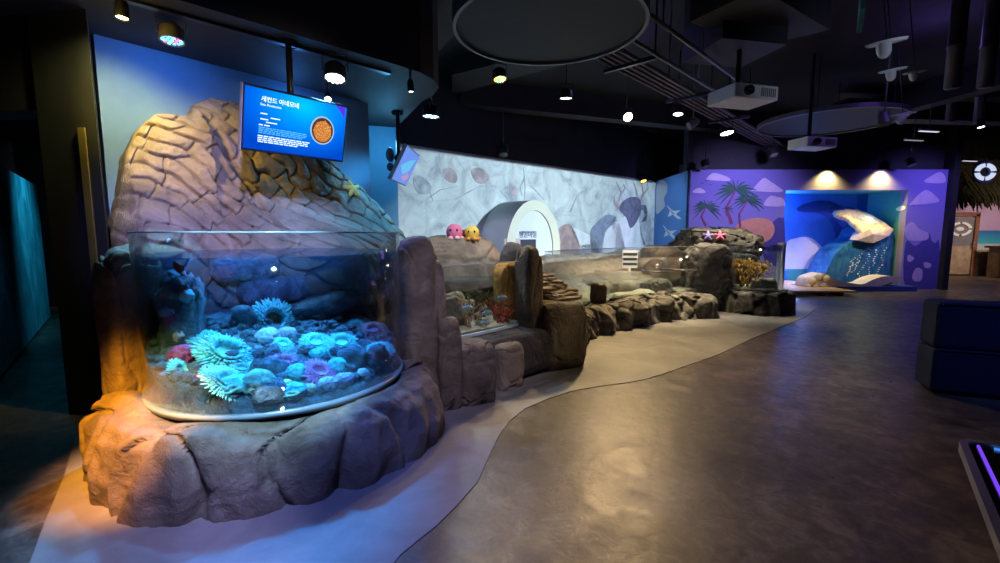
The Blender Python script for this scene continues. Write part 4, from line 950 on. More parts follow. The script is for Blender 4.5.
# ================================================================== WAVE PHOTO SPOT
def niq(x, y, Y): return PY(x, y, Y)
dk = thing('wooden_deck', 'low slatted wooden deck between the round tank and the wave', 'deck', (7.4, 11.6, 0))
DECK = M_plain('deck_timber', (0.50, 0.33, 0.18), 0.6, var=0.3, scale=7)
for k in range(13):
    y = 10.75+k*.20; x0_ = 6.7 if y < 11.95 else 7.56
    if 11.9 < y < 12.3: x0_ = 7.56
    MB().box(((x0_+8.55)/2, y, 0.10), (8.55-x0_, 0.17, 0.04), 0, .006).build('plank', DECK, dk)
for k in (7.75, 8.2): MB().box((k, 11.95, 0.04), (0.08, 2.5, 0.08)).build('joist', WOODD, dk)
wv_ = thing('wave_sculpture', 'blue and teal surf wave sculpture with a pale crest in the niche', 'sculpture', (9.6, 12.4, 0))
m, nt, out = new_mat('wave_blue'); b = bsdf(nt, out, 0.45, 0, 0.4); v = coords(nt, (3, 1, 1))
r = ramp(nt, nz(nt, v, 2.2, 5, 0.55, 1.5), [(0.3, (0.01, 0.05, 0.16)), (0.7, (0.04, 0.22, 0.32)), (0.5, (0.02, 0.12, 0.28))]); nt.links.new(r.outputs[0], b.inputs['Base Color']); WAVEB = m
prof = smoothloop([(826, 276), (832, 260), (838, 251), (848, 244), (858, 238), (866, 226), (880, 224), (893, 232), (896, 250), (896, 282), (868, 286), (840, 284)], 5)
a_ = [PY(x, y, 12.25) for x, y in prof]
mb = MB(); mb.sweep([(p.x, p.y, max(.02, p.z)) for p in a_], (0, .75, 0)); mb.build('body', WAVEB, wv_)
CREST = M_plain('wave_crest', (0.62, 0.50, 0.34), 0.7, var=0.35, scale=12, bmp=.5)
rr = random.Random(9)
tp = [(834, 211, 12.7), (846, 209, 12.75), (857, 209, 12.75), (872, 215, 12.55), (884, 222, 12.35), (894, 229, 12.2)]
bt = [(836, 213.5, 12.3), (848, 217, 12.2), (857, 226, 12.08), (862, 233, 12.04), (868, 235, 12.03), (876, 235, 12.02)]
mb = MB(); T = [PY(*q) for q in tp]; Bt = [PY(*q) for q in bt]; G = []
for k in range(11):
    s_ = k/10; row = []
    for i in range(26):
        t_ = i/25*5; i0 = min(4, int(t_)); f_ = t_-i0
        a0_ = T[i0].lerp(T[i0+1], f_); b0_ = Bt[i0].lerp(Bt[i0+1], f_); q = a0_.lerp(b0_, s_); q.z += .05*math.sin(PI*s_)+.03*noise.noise(q*6)
        row.append(q)
    G.append(row)
vt = [[mb.v(q) for q in row] for row in G]; vb = [[mb.v(q+Vector((0.02, .10, -.10))) for q in row] for row in G]
for i in range(10):
    for j in range(25): mb.face([vt[i][j], vt[i][j+1], vt[i+1][j+1], vt[i+1][j]]); mb.face([vb[i][j], vb[i+1][j], vb[i+1][j+1], vb[i][j+1]])
for j in range(25): mb.face([vt[0][j], vb[0][j], vb[0][j+1], vt[0][j+1]]); mb.face([vt[10][j], vt[10][j+1], vb[10][j+1], vb[10][j]])
for i in range(10): mb.face([vt[i][0], vt[i+1][0], vb[i+1][0], vb[i][0]]); mb.face([vt[i][25], vb[i][25], vb[i+1][25], vt[i+1][25]])
mb.build('crest', CREST, wv_, True)
LIP = M_plain('wave_lip_cream', (0.66, 0.52, 0.42), 0.7, var=.15)
pl = [PY(862, 233, 12.03), PY(869, 229, 11.96), PY(894, 229, 12.2), PY(889, 236, 12.1), PY(874, 243, 12.02), PY(858, 240, 12.06)]
mb = MB(); cv = mb.v(PY(873, 234, 11.92)); vv = [mb.v(p) for p in pl]; bb = [mb.v(p+Vector((0, .3, 0))) for p in pl]; bc = mb.v(PY(873, 234, 12.3))
for k in range(6): j = (k+1) % 6; mb.face([cv, vv[k], vv[j]]); mb.face([vv[k], bb[k], bb[j], vv[j]]); mb.face([bc, bb[j], bb[k]])
mb.build('lip', LIP, wv_)
for pts in ([(852, 272), (858, 262), (862, 250)], [(858, 276), (866, 262), (870, 248)], [(866, 276), (874, 262), (878, 248)], [(874, 278), (882, 264), (885, 248)], [(846, 276), (851, 266), (854, 258)]):
    q = [PY(x, y, 12.24) for x, y in pts]; mb = MB()
    for s_ in range(14):
        t_ = s_/13*2; i0 = min(1, int(t_)); p = q[i0].lerp(q[i0+1], t_-i0); mb.ball(p+Vector((rr.uniform(-.05, .05), 0, 0)), (rr.uniform(.02, .07), .02, rr.uniform(.02, .05)), 1)
    mb.build('foam_fleck', PWH, wv_, True)
fo = [(806, 288), (809, 279), (815, 276), (821, 274), (827, 274), (832, 278), (840, 281), (850, 283), (857, 284), (864, 284), (872, 280), (881, 277), (890, 276), (898, 277), (903, 279), (902, 282), (893, 282), (884, 285), (874, 289), (860, 289), (846, 290), (832, 288), (820, 291), (810, 292)]
mb = MB(); mb.sweep([PY(x, y, 11.55) for x, y in smoothloop(fo, 3)], (0, .45, 0))
mb.build('foam', M_plain('foam_cream', (0.72, 0.62, 0.46), 0.7, var=.15), wv_)
for k, (x, y, d_) in enumerate(((812, 281, .2), (819, 277, .22), (826, 279, .2), (815, 287, .16), (824, 286, .18), (808, 286, .12))):
    q = PY(x, y, 11.56); MB().ball(q, (d_, .16, d_), 2, lambda k: k*(1+.15*noise.noise(k*2))).build('foam_curl', M_plain('foam_light', (0.76, 0.68, 0.54), 0.7) if k == 0 else bpy.data.materials['foam_light'], wv_, True)
q0, q1 = PY(806, 293, 11.5), PY(906, 290, 11.6)
MB().prism([(q0.x, 11.5), (q1.x+.2, 11.5), (q1.x+.2, 12.1), (q0.x, 12.1)], 0, .13).build('plinth', M_plain('wave_base_blue', (0.03, 0.07, 0.30), .6), wv_)

# ================================================================== MONITORS
def monitor(label, TL, wdir, n_, tilt, w_, h_, screen, purple=None):
    wdir = Vector(wdir).normalized(); n_ = Vector(n_).normalized()
    nn_ = n_*math.cos(tilt)-Vector((0, 0, 1))*math.sin(tilt); up = Vector((0, 0, 1))*math.cos(tilt)+n_*math.sin(tilt)
    ctr = Vector(TL)+wdir*w_/2-up*h_/2
    o = thing('wall_monitor', label, 'monitor', tuple(ctr))
    F = Matrix((wdir, nn_, up)).transposed().to_4x4()
    mb = MB(); mb.M = Matrix.Translation(ctr) @ F; mb.box((0, -.025, 0), (w_, .05, h_), 0, .006); mb.build('casing', BLACKM, o)
    mb = MB(); mb.M = Matrix.Translation(ctr) @ F; mb.box((0, .002, 0), (w_-.03, .004, h_-.035)); so = mb.build('screen', screen, o)
    mb = MB(); mb.M = Matrix.Translation(ctr) @ F; mb.box((-w_/2-.003, -.02, 0), (.006, .045, h_)); mb.build('side_trim', M_plain('side_trim_grey', (.5, .5, .55), .4, .5), o)
    mb = MB(); mb.M = Matrix.Translation(ctr) @ F; mb.box((0, -.075, 0), (.30, .05, .22), 0, .005); mb.build('mount_plate', BLACKM, o)
    back = ctr-nn_*.12
    mb = MB().tube([back+nn_*.03, back-nn_*.05+Vector((0, 0, .05)), Vector((back.x, back.y, back.z+.12)), Vector((back.x, back.y, WTOP))], .028, 12)
    mb.lathe([(.08, WTOP-.03), (.08, WTOP-.001), (.0001, WTOP-.001)], (back.x, back.y, 0), 20); mb.build('ceiling_pole', BLACKM, o, True)
    return so, ctr, wdir, nn_, up
def scr_mat(name, cx, cz, s):             # a lit display: flat blue picture with a lighter corner
    m, nt, out = new_mat(name); e = nt.nodes.new('ShaderNodeEmission'); e.inputs[1].default_value = s
    t_ = nt.nodes.new('ShaderNodeTexCoord'); mp = nt.nodes.new('ShaderNodeVectorMath'); mp.operation = 'DISTANCE'; mp.inputs[1].default_value = (cx, .5, cz)
    nt.links.new(t_.outputs['Generated'], mp.inputs[0])
    r = ramp(nt, mp.outputs['Value'], [(0.0, (0.0, 0.55, 0.95)), (0.9, (0.0, 0.06, 0.55)), (0.30, (0.0, 0.30, 0.92)), (0.6, (0.0, 0.14, 0.80))])
    nt.links.new(r.outputs[0], e.inputs[0]); nt.links.new(e.outputs[0], out.inputs['Surface']); return m
mo, mc, mw, mn, mu_ = monitor('large tilted monitor with a blue anemone information screen above the big tank', (-2.0, 3.65, 2.67), (.66, .75, 0), (.75, -.66, 0), math.radians(15), .90, .515, scr_mat('info_screen', .6, .85, 1.15))
LIT = M_emit('screen_white', (.75, .95, 1), 1.3); LITC = M_emit('screen_cyan', (.10, .55, .95), 1.15)
def mp_(a, b, l=.006): return mc+mw*a*.45+mu_*b*.2575+mn*l
text('title_text', '세컨드 아네모네', mp_(-.70, .58), .046, mw, mu_, LIT, mo, .001, 'LEFT', .001)
text('caption_text', 'Sea Anemone', mp_(-.71, .44), .030, mw, mu_, LIT, mo, .001)
def bar(a, b, L, h_, mt): 
    q = [mp_(a, b), mp_(a+L, b), mp_(a+L, b-h_), mp_(a, b-h_)]; return MB().sweep(q, mn*.001).build('text_line', mt, mo)
rr = random.Random(2)
for a_, b_, L in ((-.70, .22, .12), (-.52, .12, .17), (-.70, .05, .14), (-.60, -.03, .2), (-.72, -.13, .07), (-.63, -.13, .10)): bar(a_, b_, L, .035, LIT)
for k in range(4):
    x = -.72
    while x < .12-(.05 if k == 3 else 0): L = rr.uniform(.05, .11); bar(x, -.21-k*.055, L, .03, LITC); x += L+.015
for k in range(4):
    x = -.73
    while x < .18-(.2 if k == 3 else 0): L = rr.uniform(.04, .10); bar(x, -.47-k*.06, L, .035, LIT); x += L+.015
pc = mp_(.48, .0, .006)
mb = MB()
mb.sweep([pc+mw*.112*math.cos(a)+mu_*.122*math.sin(a) for a in [2*PI*k/40 for k in range(40)]], mn*.002); mb.build('picture_ring', M_emit('photo_ring', (.55, .75, .95), .8), mo)
OR1 = M_emit('photo_orange', (.75, .25, .05), .9); OR2 = M_emit('photo_gold', (.95, .58, .22), .9); OR3 = M_emit('photo_dark', (.12, .05, .05), .8)
mb = MB(); mb.sweep([pc+mn*.003+mw*.100*math.cos(a)+mu_*.110*math.sin(a) for a in [2*PI*k/40 for k in range(40)]], mn*.001); mb.build('picture', OR3, mo)
mb = MB(); mb.sweep([pc+mn*.0045+mw*.082*math.cos(a)+mu_*.090*math.sin(a)-mu_*.008 for a in [2*PI*k/40 for k in range(40)]], mn*.001); mb.build('picture', OR1, mo)
mb = MB()
for k in range(90):
    a = rr.random()*2*PI; q = math.sqrt(rr.random())*.92; p = pc+mn*.007+mw*.092*q*math.cos(a)+mu_*.100*q*math.sin(a); mb.sweep([p+mw*.004*math.cos(t_)+mu_*.0035*math.sin(t_) for t_ in [2*PI*i/6 for i in range(6)]], mn*.0006)
mb.build('picture_tentacles', OR2, mo)
mb = MB(); q = [mp_(.72, .93, .005), mp_(.93, .93, .005), mp_(.93, .55, .005), mp_(.86, .70, .005)]; mb.sweep(q, mn*.0008); mb.build('screen_tint', M_emit('screen_violet', (.10, .04, .85), 1.0), mo)
m2, c2, w2, n2, u2 = monitor('smaller tilted monitor hanging edge-on at the far end of the soffit', (-1.19, 5.95, 2.63), (.02, 1, 0), (1, -.02, 0), math.radians(27), .82, .50, M_emit('second_screen', (.16, .30, .85), 1.0))
MB().sweep([c2+w2*a_+u2*b_+n2*.006 for a_, b_ in ((-.30, -.02), (.0, .10), (.28, .16), (.20, -.02), (-.05, -.12))], n2*.001).build('screen_picture', M_emit('second_screen_cyan', (.15, .55, .90), 1.0), m2)
MB().sweep([c2+w2*a_+u2*b_+n2*.006 for a_, b_ in ((-.05, -.15), (.20, -.05), (.33, -.12), (.15, -.20))], n2*.001).build('screen_picture', M_emit('second_screen_rose', (.50, .30, .60), 1.0), m2)
q = c2-n2*.22+Vector((0, 0, .05)); MB().ball(q-w2*.1, (.12, .14, .20), 2).ball(q-w2*.1+Vector((0, 0, -.16)), (.10, .12, .12), 2).build('bracket', GREYM, m2.parent, True)

# ================================================================== CEILING FITTINGS
def lamp(name, label, loc, target, r, L, lens, top, cells=0, cellmats=None, cat='spotlight', body=None, yoke=True, group=None):
    loc = Vector(loc); o = thing(name, label, cat, tuple(loc), group)
    Rm = (Vector(target)-loc).to_track_quat('-Z', 'Y').to_matrix().to_4x4(); body = body or BLACKM
    mb = MB(); mb.M = Matrix.Translation(loc) @ Rm
    mb.lathe([(.0001, L), (r*.6, L), (r*.95, L*.75), (r, 0), (r*1.04, -.012), (r*.92, -.012), (r*.9, .006)], n=24); mb.build('housing', body, o, True)
    if cells:
        mb = MB(); mb.M = Matrix.Translation(loc) @ Rm; mb.lathe([(r*.91, .004), (.0001, .004)], n=24); fp = mb.build('faceplate', BLACK, o)
        k = 0
        for rad, n in ((0, 1), (r*.40, 6), (r*.72, 12)):
            for i in range(n):
                a = 2*PI*i/n; mb = MB(); mb.M = Matrix.Translation(loc) @ Rm @ Matrix.Translation((rad*math.cos(a), rad*math.sin(a), 0))
                mb.lathe([(r*.155, 0.002), (r*.13, -.006), (.0001, -.008)], n=10); mb.build('led_lens', cellmats[k % len(cellmats)], fp, True); k += 1
    else:
        mb = MB(); mb.M = Matrix.Translation(loc) @ Rm; mb.lathe([(r*.90, .002), (r*.5, -.006), (.0001, -.008)], n=24); mb.build('lens', lens, o, True)
    mb = MB()
    if yoke:
        x = Rm.to_3x3() @ Vector((1, 0, 0)); x.z = 0; x = x.normalized() if x.length > .1 else Vector((1, 0, 0)); m_ = loc+(Rm.to_3x3() @ Vector((0, 0, L*.45)))
        mb.tube([m_+x*r*1.12, m_+x*r*1.12+Vector((0, 0, r*1.5)), m_-x*r*1.12+Vector((0, 0, r*1.5)), m_-x*r*1.12], .008, 6)
        mb.tube([m_+Vector((0, 0, r*1.5)), Vector((m_.x, m_.y, top))], .013, 8)
    else: mb.tube([loc+(Rm.to_3x3() @ Vector((0, 0, L))), Vector((loc.x, loc.y, top))], .012, 8)
    mb.build('bracket', body, o, True); return o
EW = M_emit('lamp_white', (.92, .96, 1), 14); EWARM = M_emit('lamp_warm', (1, .72, .32), 26); EB = M_emit('led_blue', (.10, .35, 1), 3.5); EC = M_emit('led_cyan', (.2, .9, 1), 3)
ER = M_emit('led_red', (1, .15, .25), 2.5); EG = M_emit('led_green', (.25, 1, .5), 2.5); EY = M_emit('led_amber', (1, .65, .1), 3); EBW = M_emit('led_cool_white', (.70, .85, 1), 6); EV = M_emit('led_violet', (.5, .2, 1), 2.5)
BEIGE = M_plain('lamp_beige', (.35, .30, .24), .5)
L1 = PZ(122, 17, 3.02); lamp('downlight', 'warm yellow spotlight under the soffit above the left end of the cliff', L1, L1+Vector((.05, -.15, -1.3)), .042, .12, EWARM, WTOP, yoke=False)
L2 = PZ(172, 40, 3.0); lamp('par_spotlight', 'multicoloured LED par light above the left of the cliff', L2, L2+Vector((.05, -.12, -1.0)), .085, .12, None, WTOP, 1, [EC, EB, EB, EC, EV, ER, EC], body=BEIGE)
L3 = PZ(335, 78, 2.92); lamp('par_spotlight', 'bright white-blue LED par light above the big monitor', L3, L3+Vector((.02, -.25, -1.0)), .100, .14, None, WTOP, 1, [EBW])
L4 = PZ(328, 99, 2.86); lamp('downlight', 'small white spotlight directly above the big monitor', L4, L4+Vector((.3, -.9, -1.0)), .035, .10, EW, WTOP, yoke=False)
L5 = PZ(411, 91, 2.90); lamp('downlight', 'small white track spotlight near the rounded nose of the soffit', L5, L5+Vector((.05, .02, -1)), .035, .11, EW, WTOP, yoke=False)
L6 = PY(431, 116, 6.1); lamp('par_spotlight', 'blue-white LED par light hanging just past the soffit nose', L6, L6+Vector((-.05, 0, -1)), .115, .14, None, CEIL_Z, 1, [EBW, EBW, EB])
L7 = PZ(500, 79, 3.55); lamp('par_spotlight', 'amber and green LED par light below the big ceiling ring', L7, L7+Vector((.1, -.2, -.9)), .095, .14, None, CEIL_Z, 1, [EY, EG, EY, EY, EBW])
L8 = PZ(566, 98, 3.55); lamp('floodlight', 'dark floodlight with a thin lit edge between the amber and the glaring warm lamps', L8, L8+Vector((0, .08, -1)), .10, .13, EW, CEIL_Z)
L9 = PZ(628, 117, 3.55); lamp('floodlight', 'glaring warm floodlight on the dark upper wall', L9, (2.6, 4.2, .8), .085, .16, M_emit('lamp_glare', (1, .80, .5), 45), CEIL_Z)
LA = PZ(678, 114, 3.55); lamp('floodlight', 'white spotlight right of the glaring warm floodlight', LA, LA+Vector((-.1, -.2, -1)), .085, .15, EW, CEIL_Z)
LB = PZ(689, 126, 3.5); lamp('floodlight', 'grey unlit spotlight under the white one', LB, LB+Vector((-.9, -.2, -.5)), .07, .22, GREYM, CEIL_Z, body=GREYM)
LC = PZ(727, 133, 3.45); lamp('floodlight', 'narrow white floodlight below the nearer white projector', LC, LC+Vector((.1, -.25, -1)), .13, .08, EW, CEIL_Z)
LD = PZ(885, 124, 3.3); lamp('downlight', 'small grey spotlight at the right rim of the far ceiling ring', LD, LD+Vector((0, -.3, -1)), .09, .22, GREYM, CEIL_Z, body=GREYM)
LE = PZ(981, 127, 3.5); lamp('downlight', 'tiny white spotlight far right under the dark ceiling', LE, LE+Vector((0, -.3, -1)), .06, .15, EW, CEIL_Z)
for lb, x, y, Y in (('compact grey lamp on top of the projection wall', 503.5, 155, 10.2), ('small yellow-lit lamp at the far corner of the projection wall', 643.5, 181, 14.0), ('dark lamp above the left corner of the mural wall', 706, 167, 11.7), ('dark lamp on the ceiling above the mural beside the second projector', 774, 155, 11.2), ('dark lamp above the right end of the mural wall', 912, 165, 11.6)):
    p = PY(x, y, Y); lamp('floodlight', lb, p, p+Vector((.1, -.5, -1)), .10, .20, EY if x == 643.5 else GREYM, CEIL_Z, body=GREYM if x < 520 else BLACKM)
# rings
def ring_panel(label, c, r, z, h=.22):
    o = thing('ceiling_ring', label, 'ceiling ring', (c[0], c[1], z))
    MB().lathe([(.0001, z+.03), (r-.03, z+.03)], (c[0], c[1], 0), 72).lathe([(r-.03, z+.03), (r-.03, z+h-.02), (.0001, z+h-.02)], (c[0], c[1], 0), 72).build('disc', M_plain('disc_navy', (.006, .008, .018), .7) if r < 1.1 else bpy.data.materials['disc_navy'], o)
    MB().lathe([(r-.035, z), (r, z), (r, z+h), (r-.035, z+h), (r-.035, z)], (c[0], c[1], 0), 96).build('rim', GREYM, o)
    for k in range(4): a = PI/4+k*PI/2; MB().tube([(c[0]+r*.8*math.cos(a), c[1]+r*.8*math.sin(a), z+h-.02), (c[0]+r*.8*math.cos(a), c[1]+r*.8*math.sin(a), CEIL_Z)], .01, 6).build('suspension_rod', BLACKM, o)
ring_panel('large round dark ceiling panel with a pale rim near the soffit', (.51, 4.95), 1.0, 3.6)
ring_panel('far round dark ceiling panel with a thin rim beyond the projectors', (6.35, 9.0), 1.2, 3.6, .08)
# cable ladder and conduits
ta, tb = PZ(606, 48, 3.75), PZ(790, 152, 3.75); td = (tb-ta).normalized(); tn = Vector((-td.y, td.x, 0))
ct_ = thing('cable_tray', 'purple-lit run of parallel conduits crossing the dark ceiling', 'cable tray', tuple(ta))
for k in range(5): MB().tube([ta-td*1.2+tn*(.09*k-.1), tb+td*.6+tn*(.09*k-.1)], .022 if k else .03, 8).build('conduit', M_plain('conduit_mauve', (.16, .13, .19), .5) if k == 0 else bpy.data.materials['conduit_mauve'], ct_, True)
for s_ in (.6, 2.6, 4.6):
    p = ta+td*s_; mb = MB(); mb.box(p+Vector((0, 0, -.04)), (.05, .75, .05), math.atan2(td.y, td.x)); 
    for k in (-1, 1): mb.tube([p+tn*.35*k, Vector((p.x, p.y, CEIL_Z))+tn*.35*k], .012, 6)
    mb.build('hanger', BLACKM, ct_)
ra, rb = PZ(650, 15, 3.7), PZ(735, 78, 3.7); rd = (rb-ra).normalized()
for lb, off in (('steel ceiling rail on drop rods left of the nearer projector', 0.0), ('second steel ceiling rail beside the first, nearer the big ring', .42)):
    rn = Vector((-rd.y, rd.x, 0))*off; o = thing('ceiling_rail', lb, 'ceiling rail', tuple(ra+rn))
    MB().tube([ra-rd*.8+rn, rb+rd*.8+rn], .024, 8).build('rail', GREYM, o, True)
    for s_ in (.3, 1.4, 2.4): p = ra+rd*s_+rn; MB().tube([p, (p.x, p.y, CEIL_Z)], .01, 6).build('drop_rod', GREYM, o)
# ceiling slab edges (lighter beams)
struct(MB().prism([PZ(430, 60, 4.2).to_2d(), PZ(470, 20, 4.2).to_2d(), PZ(470, -60, 4.2).to_2d(), PZ(430, -60, 4.2).to_2d()], 4.2, CEIL_Z).build('beam_1', SOFF))
struct(MB().prism([PZ(452, 95, 4.3).to_2d(), PZ(575, 62, 4.3).to_2d(), PZ(560, 48, 4.3).to_2d(), PZ(452, 75, 4.3).to_2d()], 4.3, CEIL_Z).build('beam_2', SOFF))
a_ = [PZ(*q, 4.0).to_2d() for q in ((690, 22), (760, -12), (830, 30), (752, 48))]
struct(MB().prism(a_, 4.0, CEIL_Z).build('beam_3', SOFF))
struct(MB().box((3.6, 11.2, 4.35), (9.5, .35, .5), .35).build('beam_4', SOFF)); struct(MB().box((9, 8.2, 4.35), (.35, 8, .5), .1).build('beam_5', SOFF)); struct(MB().box((10.5, 10.6, 4.2), (6, .4, .4), .1).build('beam_6', SOFF))
# projectors
def projector(label, p, L, D, H, az, lenside):
    o = thing('projector', label, 'projector', tuple(p)); M_ = Matrix.Translation(p) @ Matrix.Rotation(az, 4, 'Z')
    mb = MB(); mb.M = M_; mb.box((0, 0, 0), (L, D, H), 0, .015); mb.build('casing', WHITE, o)
    mb = MB(); mb.M = M_ @ Matrix.Translation((-L*.22, -D/2, 0)) @ Matrix.Rotation(PI/2, 4, 'X'); mb.lathe([(H*.34, -.03), (H*.34, .05), (H*.28, .05), (H*.26, .02), (.0001, .02)], n=24); mb.build('lens', BLACKM, o, True)
    mb = MB(); mb.M = M_
    for k in range(8): mb.box((L*.10+k*L*.045, -D/2-.002, 0), (.012, .01, H*.6))
    mb.build('vent_slot', GREYM, o)
    mb = MB(); mb.M = M_; mb.lathe([(.11, H/2+.002), (.11, H/2+.03), (.03, H/2+.04), (.03, CEIL_Z-p.z)], (-L*.12, 0, 0), 20); mb.build('ceiling_pole', BLACKM, o, True)
    return o
projector('nearer white projector hanging from the ceiling on a black pole', PY(742, 97, 6.0), .66, .48, .17, .28, 0)
projector('farther white projector under the far ceiling ring', PY(812, 144, 8.2), .62, .42, .17, .22, 0)
struct(MB().box((3.0, 6.1, 4.2), (.9, .8, .8), .2).build('beam_7', BLACK))
# white wing-shaped ornaments
def wing(label, x, y, Y, s):
    p = PY(x, y, Y); o = thing('hanging_ornament', label, 'ornament', tuple(p), 'white winged ceiling ornaments'); o.rotation_euler = (0, -.14, -.3)
    pr = [(-.5, .02), (-.35, .10), (-.1, .16), (.1, .16), (.35, .10), (.5, .02), (.35, -.08), (.1, -.13), (-.1, -.13), (-.35, -.08)]
    mb = MB(); t_ = [mb.v((x_*s, y_*s, .03*s-abs(x_)*.10*s*0)) for x_, y_ in smoothloop(pr, 3)]; b_ = [mb.v((q.co.x*.9, q.co.y*.85, -.04*s)) for q in t_]; n = len(t_)
    mb.face(t_); mb.face(b_[::-1])
    for k in range(n): mb.face([t_[k], t_[(k+1) % n], b_[(k+1) % n], b_[k]])
    mb.build('wing', WHITE, o, False, True)
    MB().lathe([(.17*s, -.03*s), (.165*s, -.22*s), (.13*s, -.34*s), (.06*s, -.40*s), (.0001, -.41*s)], (-.08*s, 0, 0), 20).build('body', WHITE, o, True, True)
    MB().tube([(0, 0, .03*s), (0, 0, CEIL_Z-p.z)], .006, 6).build('hanging_wire', BLACKM, o, False, True)
wing('white winged ornament nearest and highest under the right ceiling', 887, 42, 4.6, .36); wing('white winged ornament left of the blue-shaded one', 893, 70, 5.6, .30)
wing('blue-shaded winged ornament at the right of its pair', 915, 72, 5.9, .26); wing('white winged ornament beside the far ceiling ring', 903, 114, 7.6, .40)
sg = thing('hanging_sign', 'teal hanging sign panel cut off at the top of the picture', 'sign', tuple(PY(857, 10, 4.0)))
p0, p1 = PY(851, 12, 4.0), PY(864, 30, 4.05)
MB().hexa([(p0.x, 3.9, p1.z+.10), (p1.x-.01, 4.12, p1.z+.0), (p1.x+.02, 4.10, p1.z+.0), (p0.x+.03, 3.88, p1.z+.10), (p0.x-.05, 3.9, 4.0), (p1.x-.01, 4.12, 4.0), (p1.x+.02, 4.10, 4.0), (p0.x-.02, 3.88, 4.0)]).build('panel', M_plain('sign_teal', (.05, .32, .34), .5), sg)
MB().tube([(p0.x+.04, 4.0, 4.0), (p0.x+.04, 4.0, CEIL_Z)], .01, 6).build('hanger', BLACKM, sg)
for lb, x0, x1, Y, z0 in (('thick round duct dropping from the ceiling on the right', 955, 950, 6.0, 3.42), ('second round duct at the right edge of the picture', 988, 985, 6.2, 3.42), ('short far duct below the thick round duct', 952, 951, 9.6, 3.9), ('short far duct below the second round duct', 980, 978, 9.6, 3.9)):
    p = PY(x0, 60 if Y < 8 else 105, Y); tag(MB().lathe([(.0001, 0), (.075, 0), (.085, .02), (.085, .5), (.092, .5), (.092, .53), (.085, .53), (.085, CEIL_Z-p.z+.35)], (p.x, p.y, p.z-.35), 24).build('duct', M_plain('duct_grey', (.07, .055, .075), .5, .2) if Y == 6.0 else bpy.data.materials['duct_grey'], None, True), lb, 'duct')
for lb, x, y, Y in (('thin white strip lamp on the ceiling near the far ring', 929, 130, 9.5), ('dim strip lamp under the thin white strip lamp', 914, 139, 10.2), ('pale strip lamp above the thatch', 970, 160, 13.0)):
    p = PY(x, y, Y); o = thing('strip_lamp', lb, 'lamp', tuple(p)); MB().box(p, (.50, .06, .05), .2).tube([p, (p.x, p.y, CEIL_Z)], .01, 6).build('housing', GREYM, o); MB().box(p+Vector((0, 0, -.03)), (.48, .05, .015), .2).build('diffuser', M_emit('strip_%d' % x, (.8, .8, 1), .9 if x != 914 else .3), o)

# ================================================================== RIGHT FOREGROUND
VEL = M_plain('navy_upholstery', (.012, .022, .075), .75, var=.25, scale=30)
p0 = PZ(930, 394, 0); be = thing('bench', 'dark navy upholstered bench with a high back at the right', 'bench', tuple(p0))
az = math.radians(-22); bx = Matrix.Translation(p0) @ Matrix.Rotation(az, 4, 'Z')
def bb(c, d, name, mt, bev=.03): mb = MB(); mb.M = bx; mb.box(c, d, 0, bev); return mb.build(name, mt, be)
bb((1.0, .17, .23), (2.0, .32, .40), 'base', VEL); bb((1.0, .17, .65), (2.0, .31, .44), 'backrest', VEL, .05); bb((1.0, .17, .02), (1.9, .28, .04), 'plinth', BLACK, 0)
mb = MB(); mb.M = bx; mb.tube([(0.03, .012, .855), (1.97, .012, .855)], .012, 8); mb.tube([(0.03, .012, .425), (1.97, .012, .425)], .012, 8); mb.build('piping', VEL, be)
tz = .74; q0 = PZ(957, 436, tz); q1 = PZ(1000, 545, tz); q2 = PZ(1045, 437, tz)
tb_ = thing('touch_table', 'dark glass table with a rounded metal rim and violet light, bottom right corner', 'table', (q0.x+.4, q0.y-.3, 0))
u1 = (Vector((q1.x, q1.y))-Vector((q0.x, q0.y))).normalized(); u2 = Vector((-u1.y, u1.x)); 
if u2.x < 0: u2 = -u2
O_ = Vector((q0.x, q0.y))
def tp_(a, b): p = O_+u1*a+u2*b; return (p.x, p.y)
def rr_(a0_, a1_, b0_, b1_, r, n=6):
    out = []
    for ca, cb, s0 in ((a1_-r, b1_-r, 0), (a0_+r, b1_-r, 1), (a0_+r, b0_+r, 2), (a1_-r, b0_+r, 3)):
        for k in range(n+1): t_ = (s0+k/n)*PI/2; out.append(tp_(ca+r*math.cos(t_), cb+r*math.sin(t_)))
    return out
oL, iL = rr_(0, 1.3, 0, .85, .06), rr_(.022, 1.278, .022, .828, .045)
mb = MB(); n = len(oL); vs = [[mb.v((*p, z)) for p in l] for l, z in ((oL, tz), (oL, tz-.035), (iL, tz-.035), (iL, tz))]
for k in range(n):
    for i in range(4): mb.face([vs[i][k], vs[i][(k+1) % n], vs[(i+1) % 4][(k+1) % n], vs[(i+1) % 4][k]])
mb.build('metal_rim', STEEL, tb_)
MB().prism(iL, tz-.03, tz-.008).build('glass_top', M_plain('black_glass', (.006, .006, .01), .08), tb_)
mb = MB(); a_ = tp_(.05, .05); b_ = tp_(1.2, .05); mb.tube([(*a_, tz-.005), (*b_, tz-.005)], .005, 6); mb.build('violet_strip', M_emit('violet_strip', (.16, .05, .75), 1.2), tb_)
mb = MB(); a_ = tp_(.045, .09); b_ = tp_(.045, .35); mb.tube([(*a_, tz-.005), (*b_, tz-.005)], .006, 6); mb.build('blue_strip', M_emit('blue_strip', (.05, .25, .85), 1.0), tb_)
MB().prism(rr_(.12, 1.18, .12, .73, .05), 0.04, tz-.03).build('pedestal', BLACKM, tb_); MB().prism(rr_(.08, 1.22, .08, .77, .05), 0, .04).build('foot_plate', BLACKM, tb_)

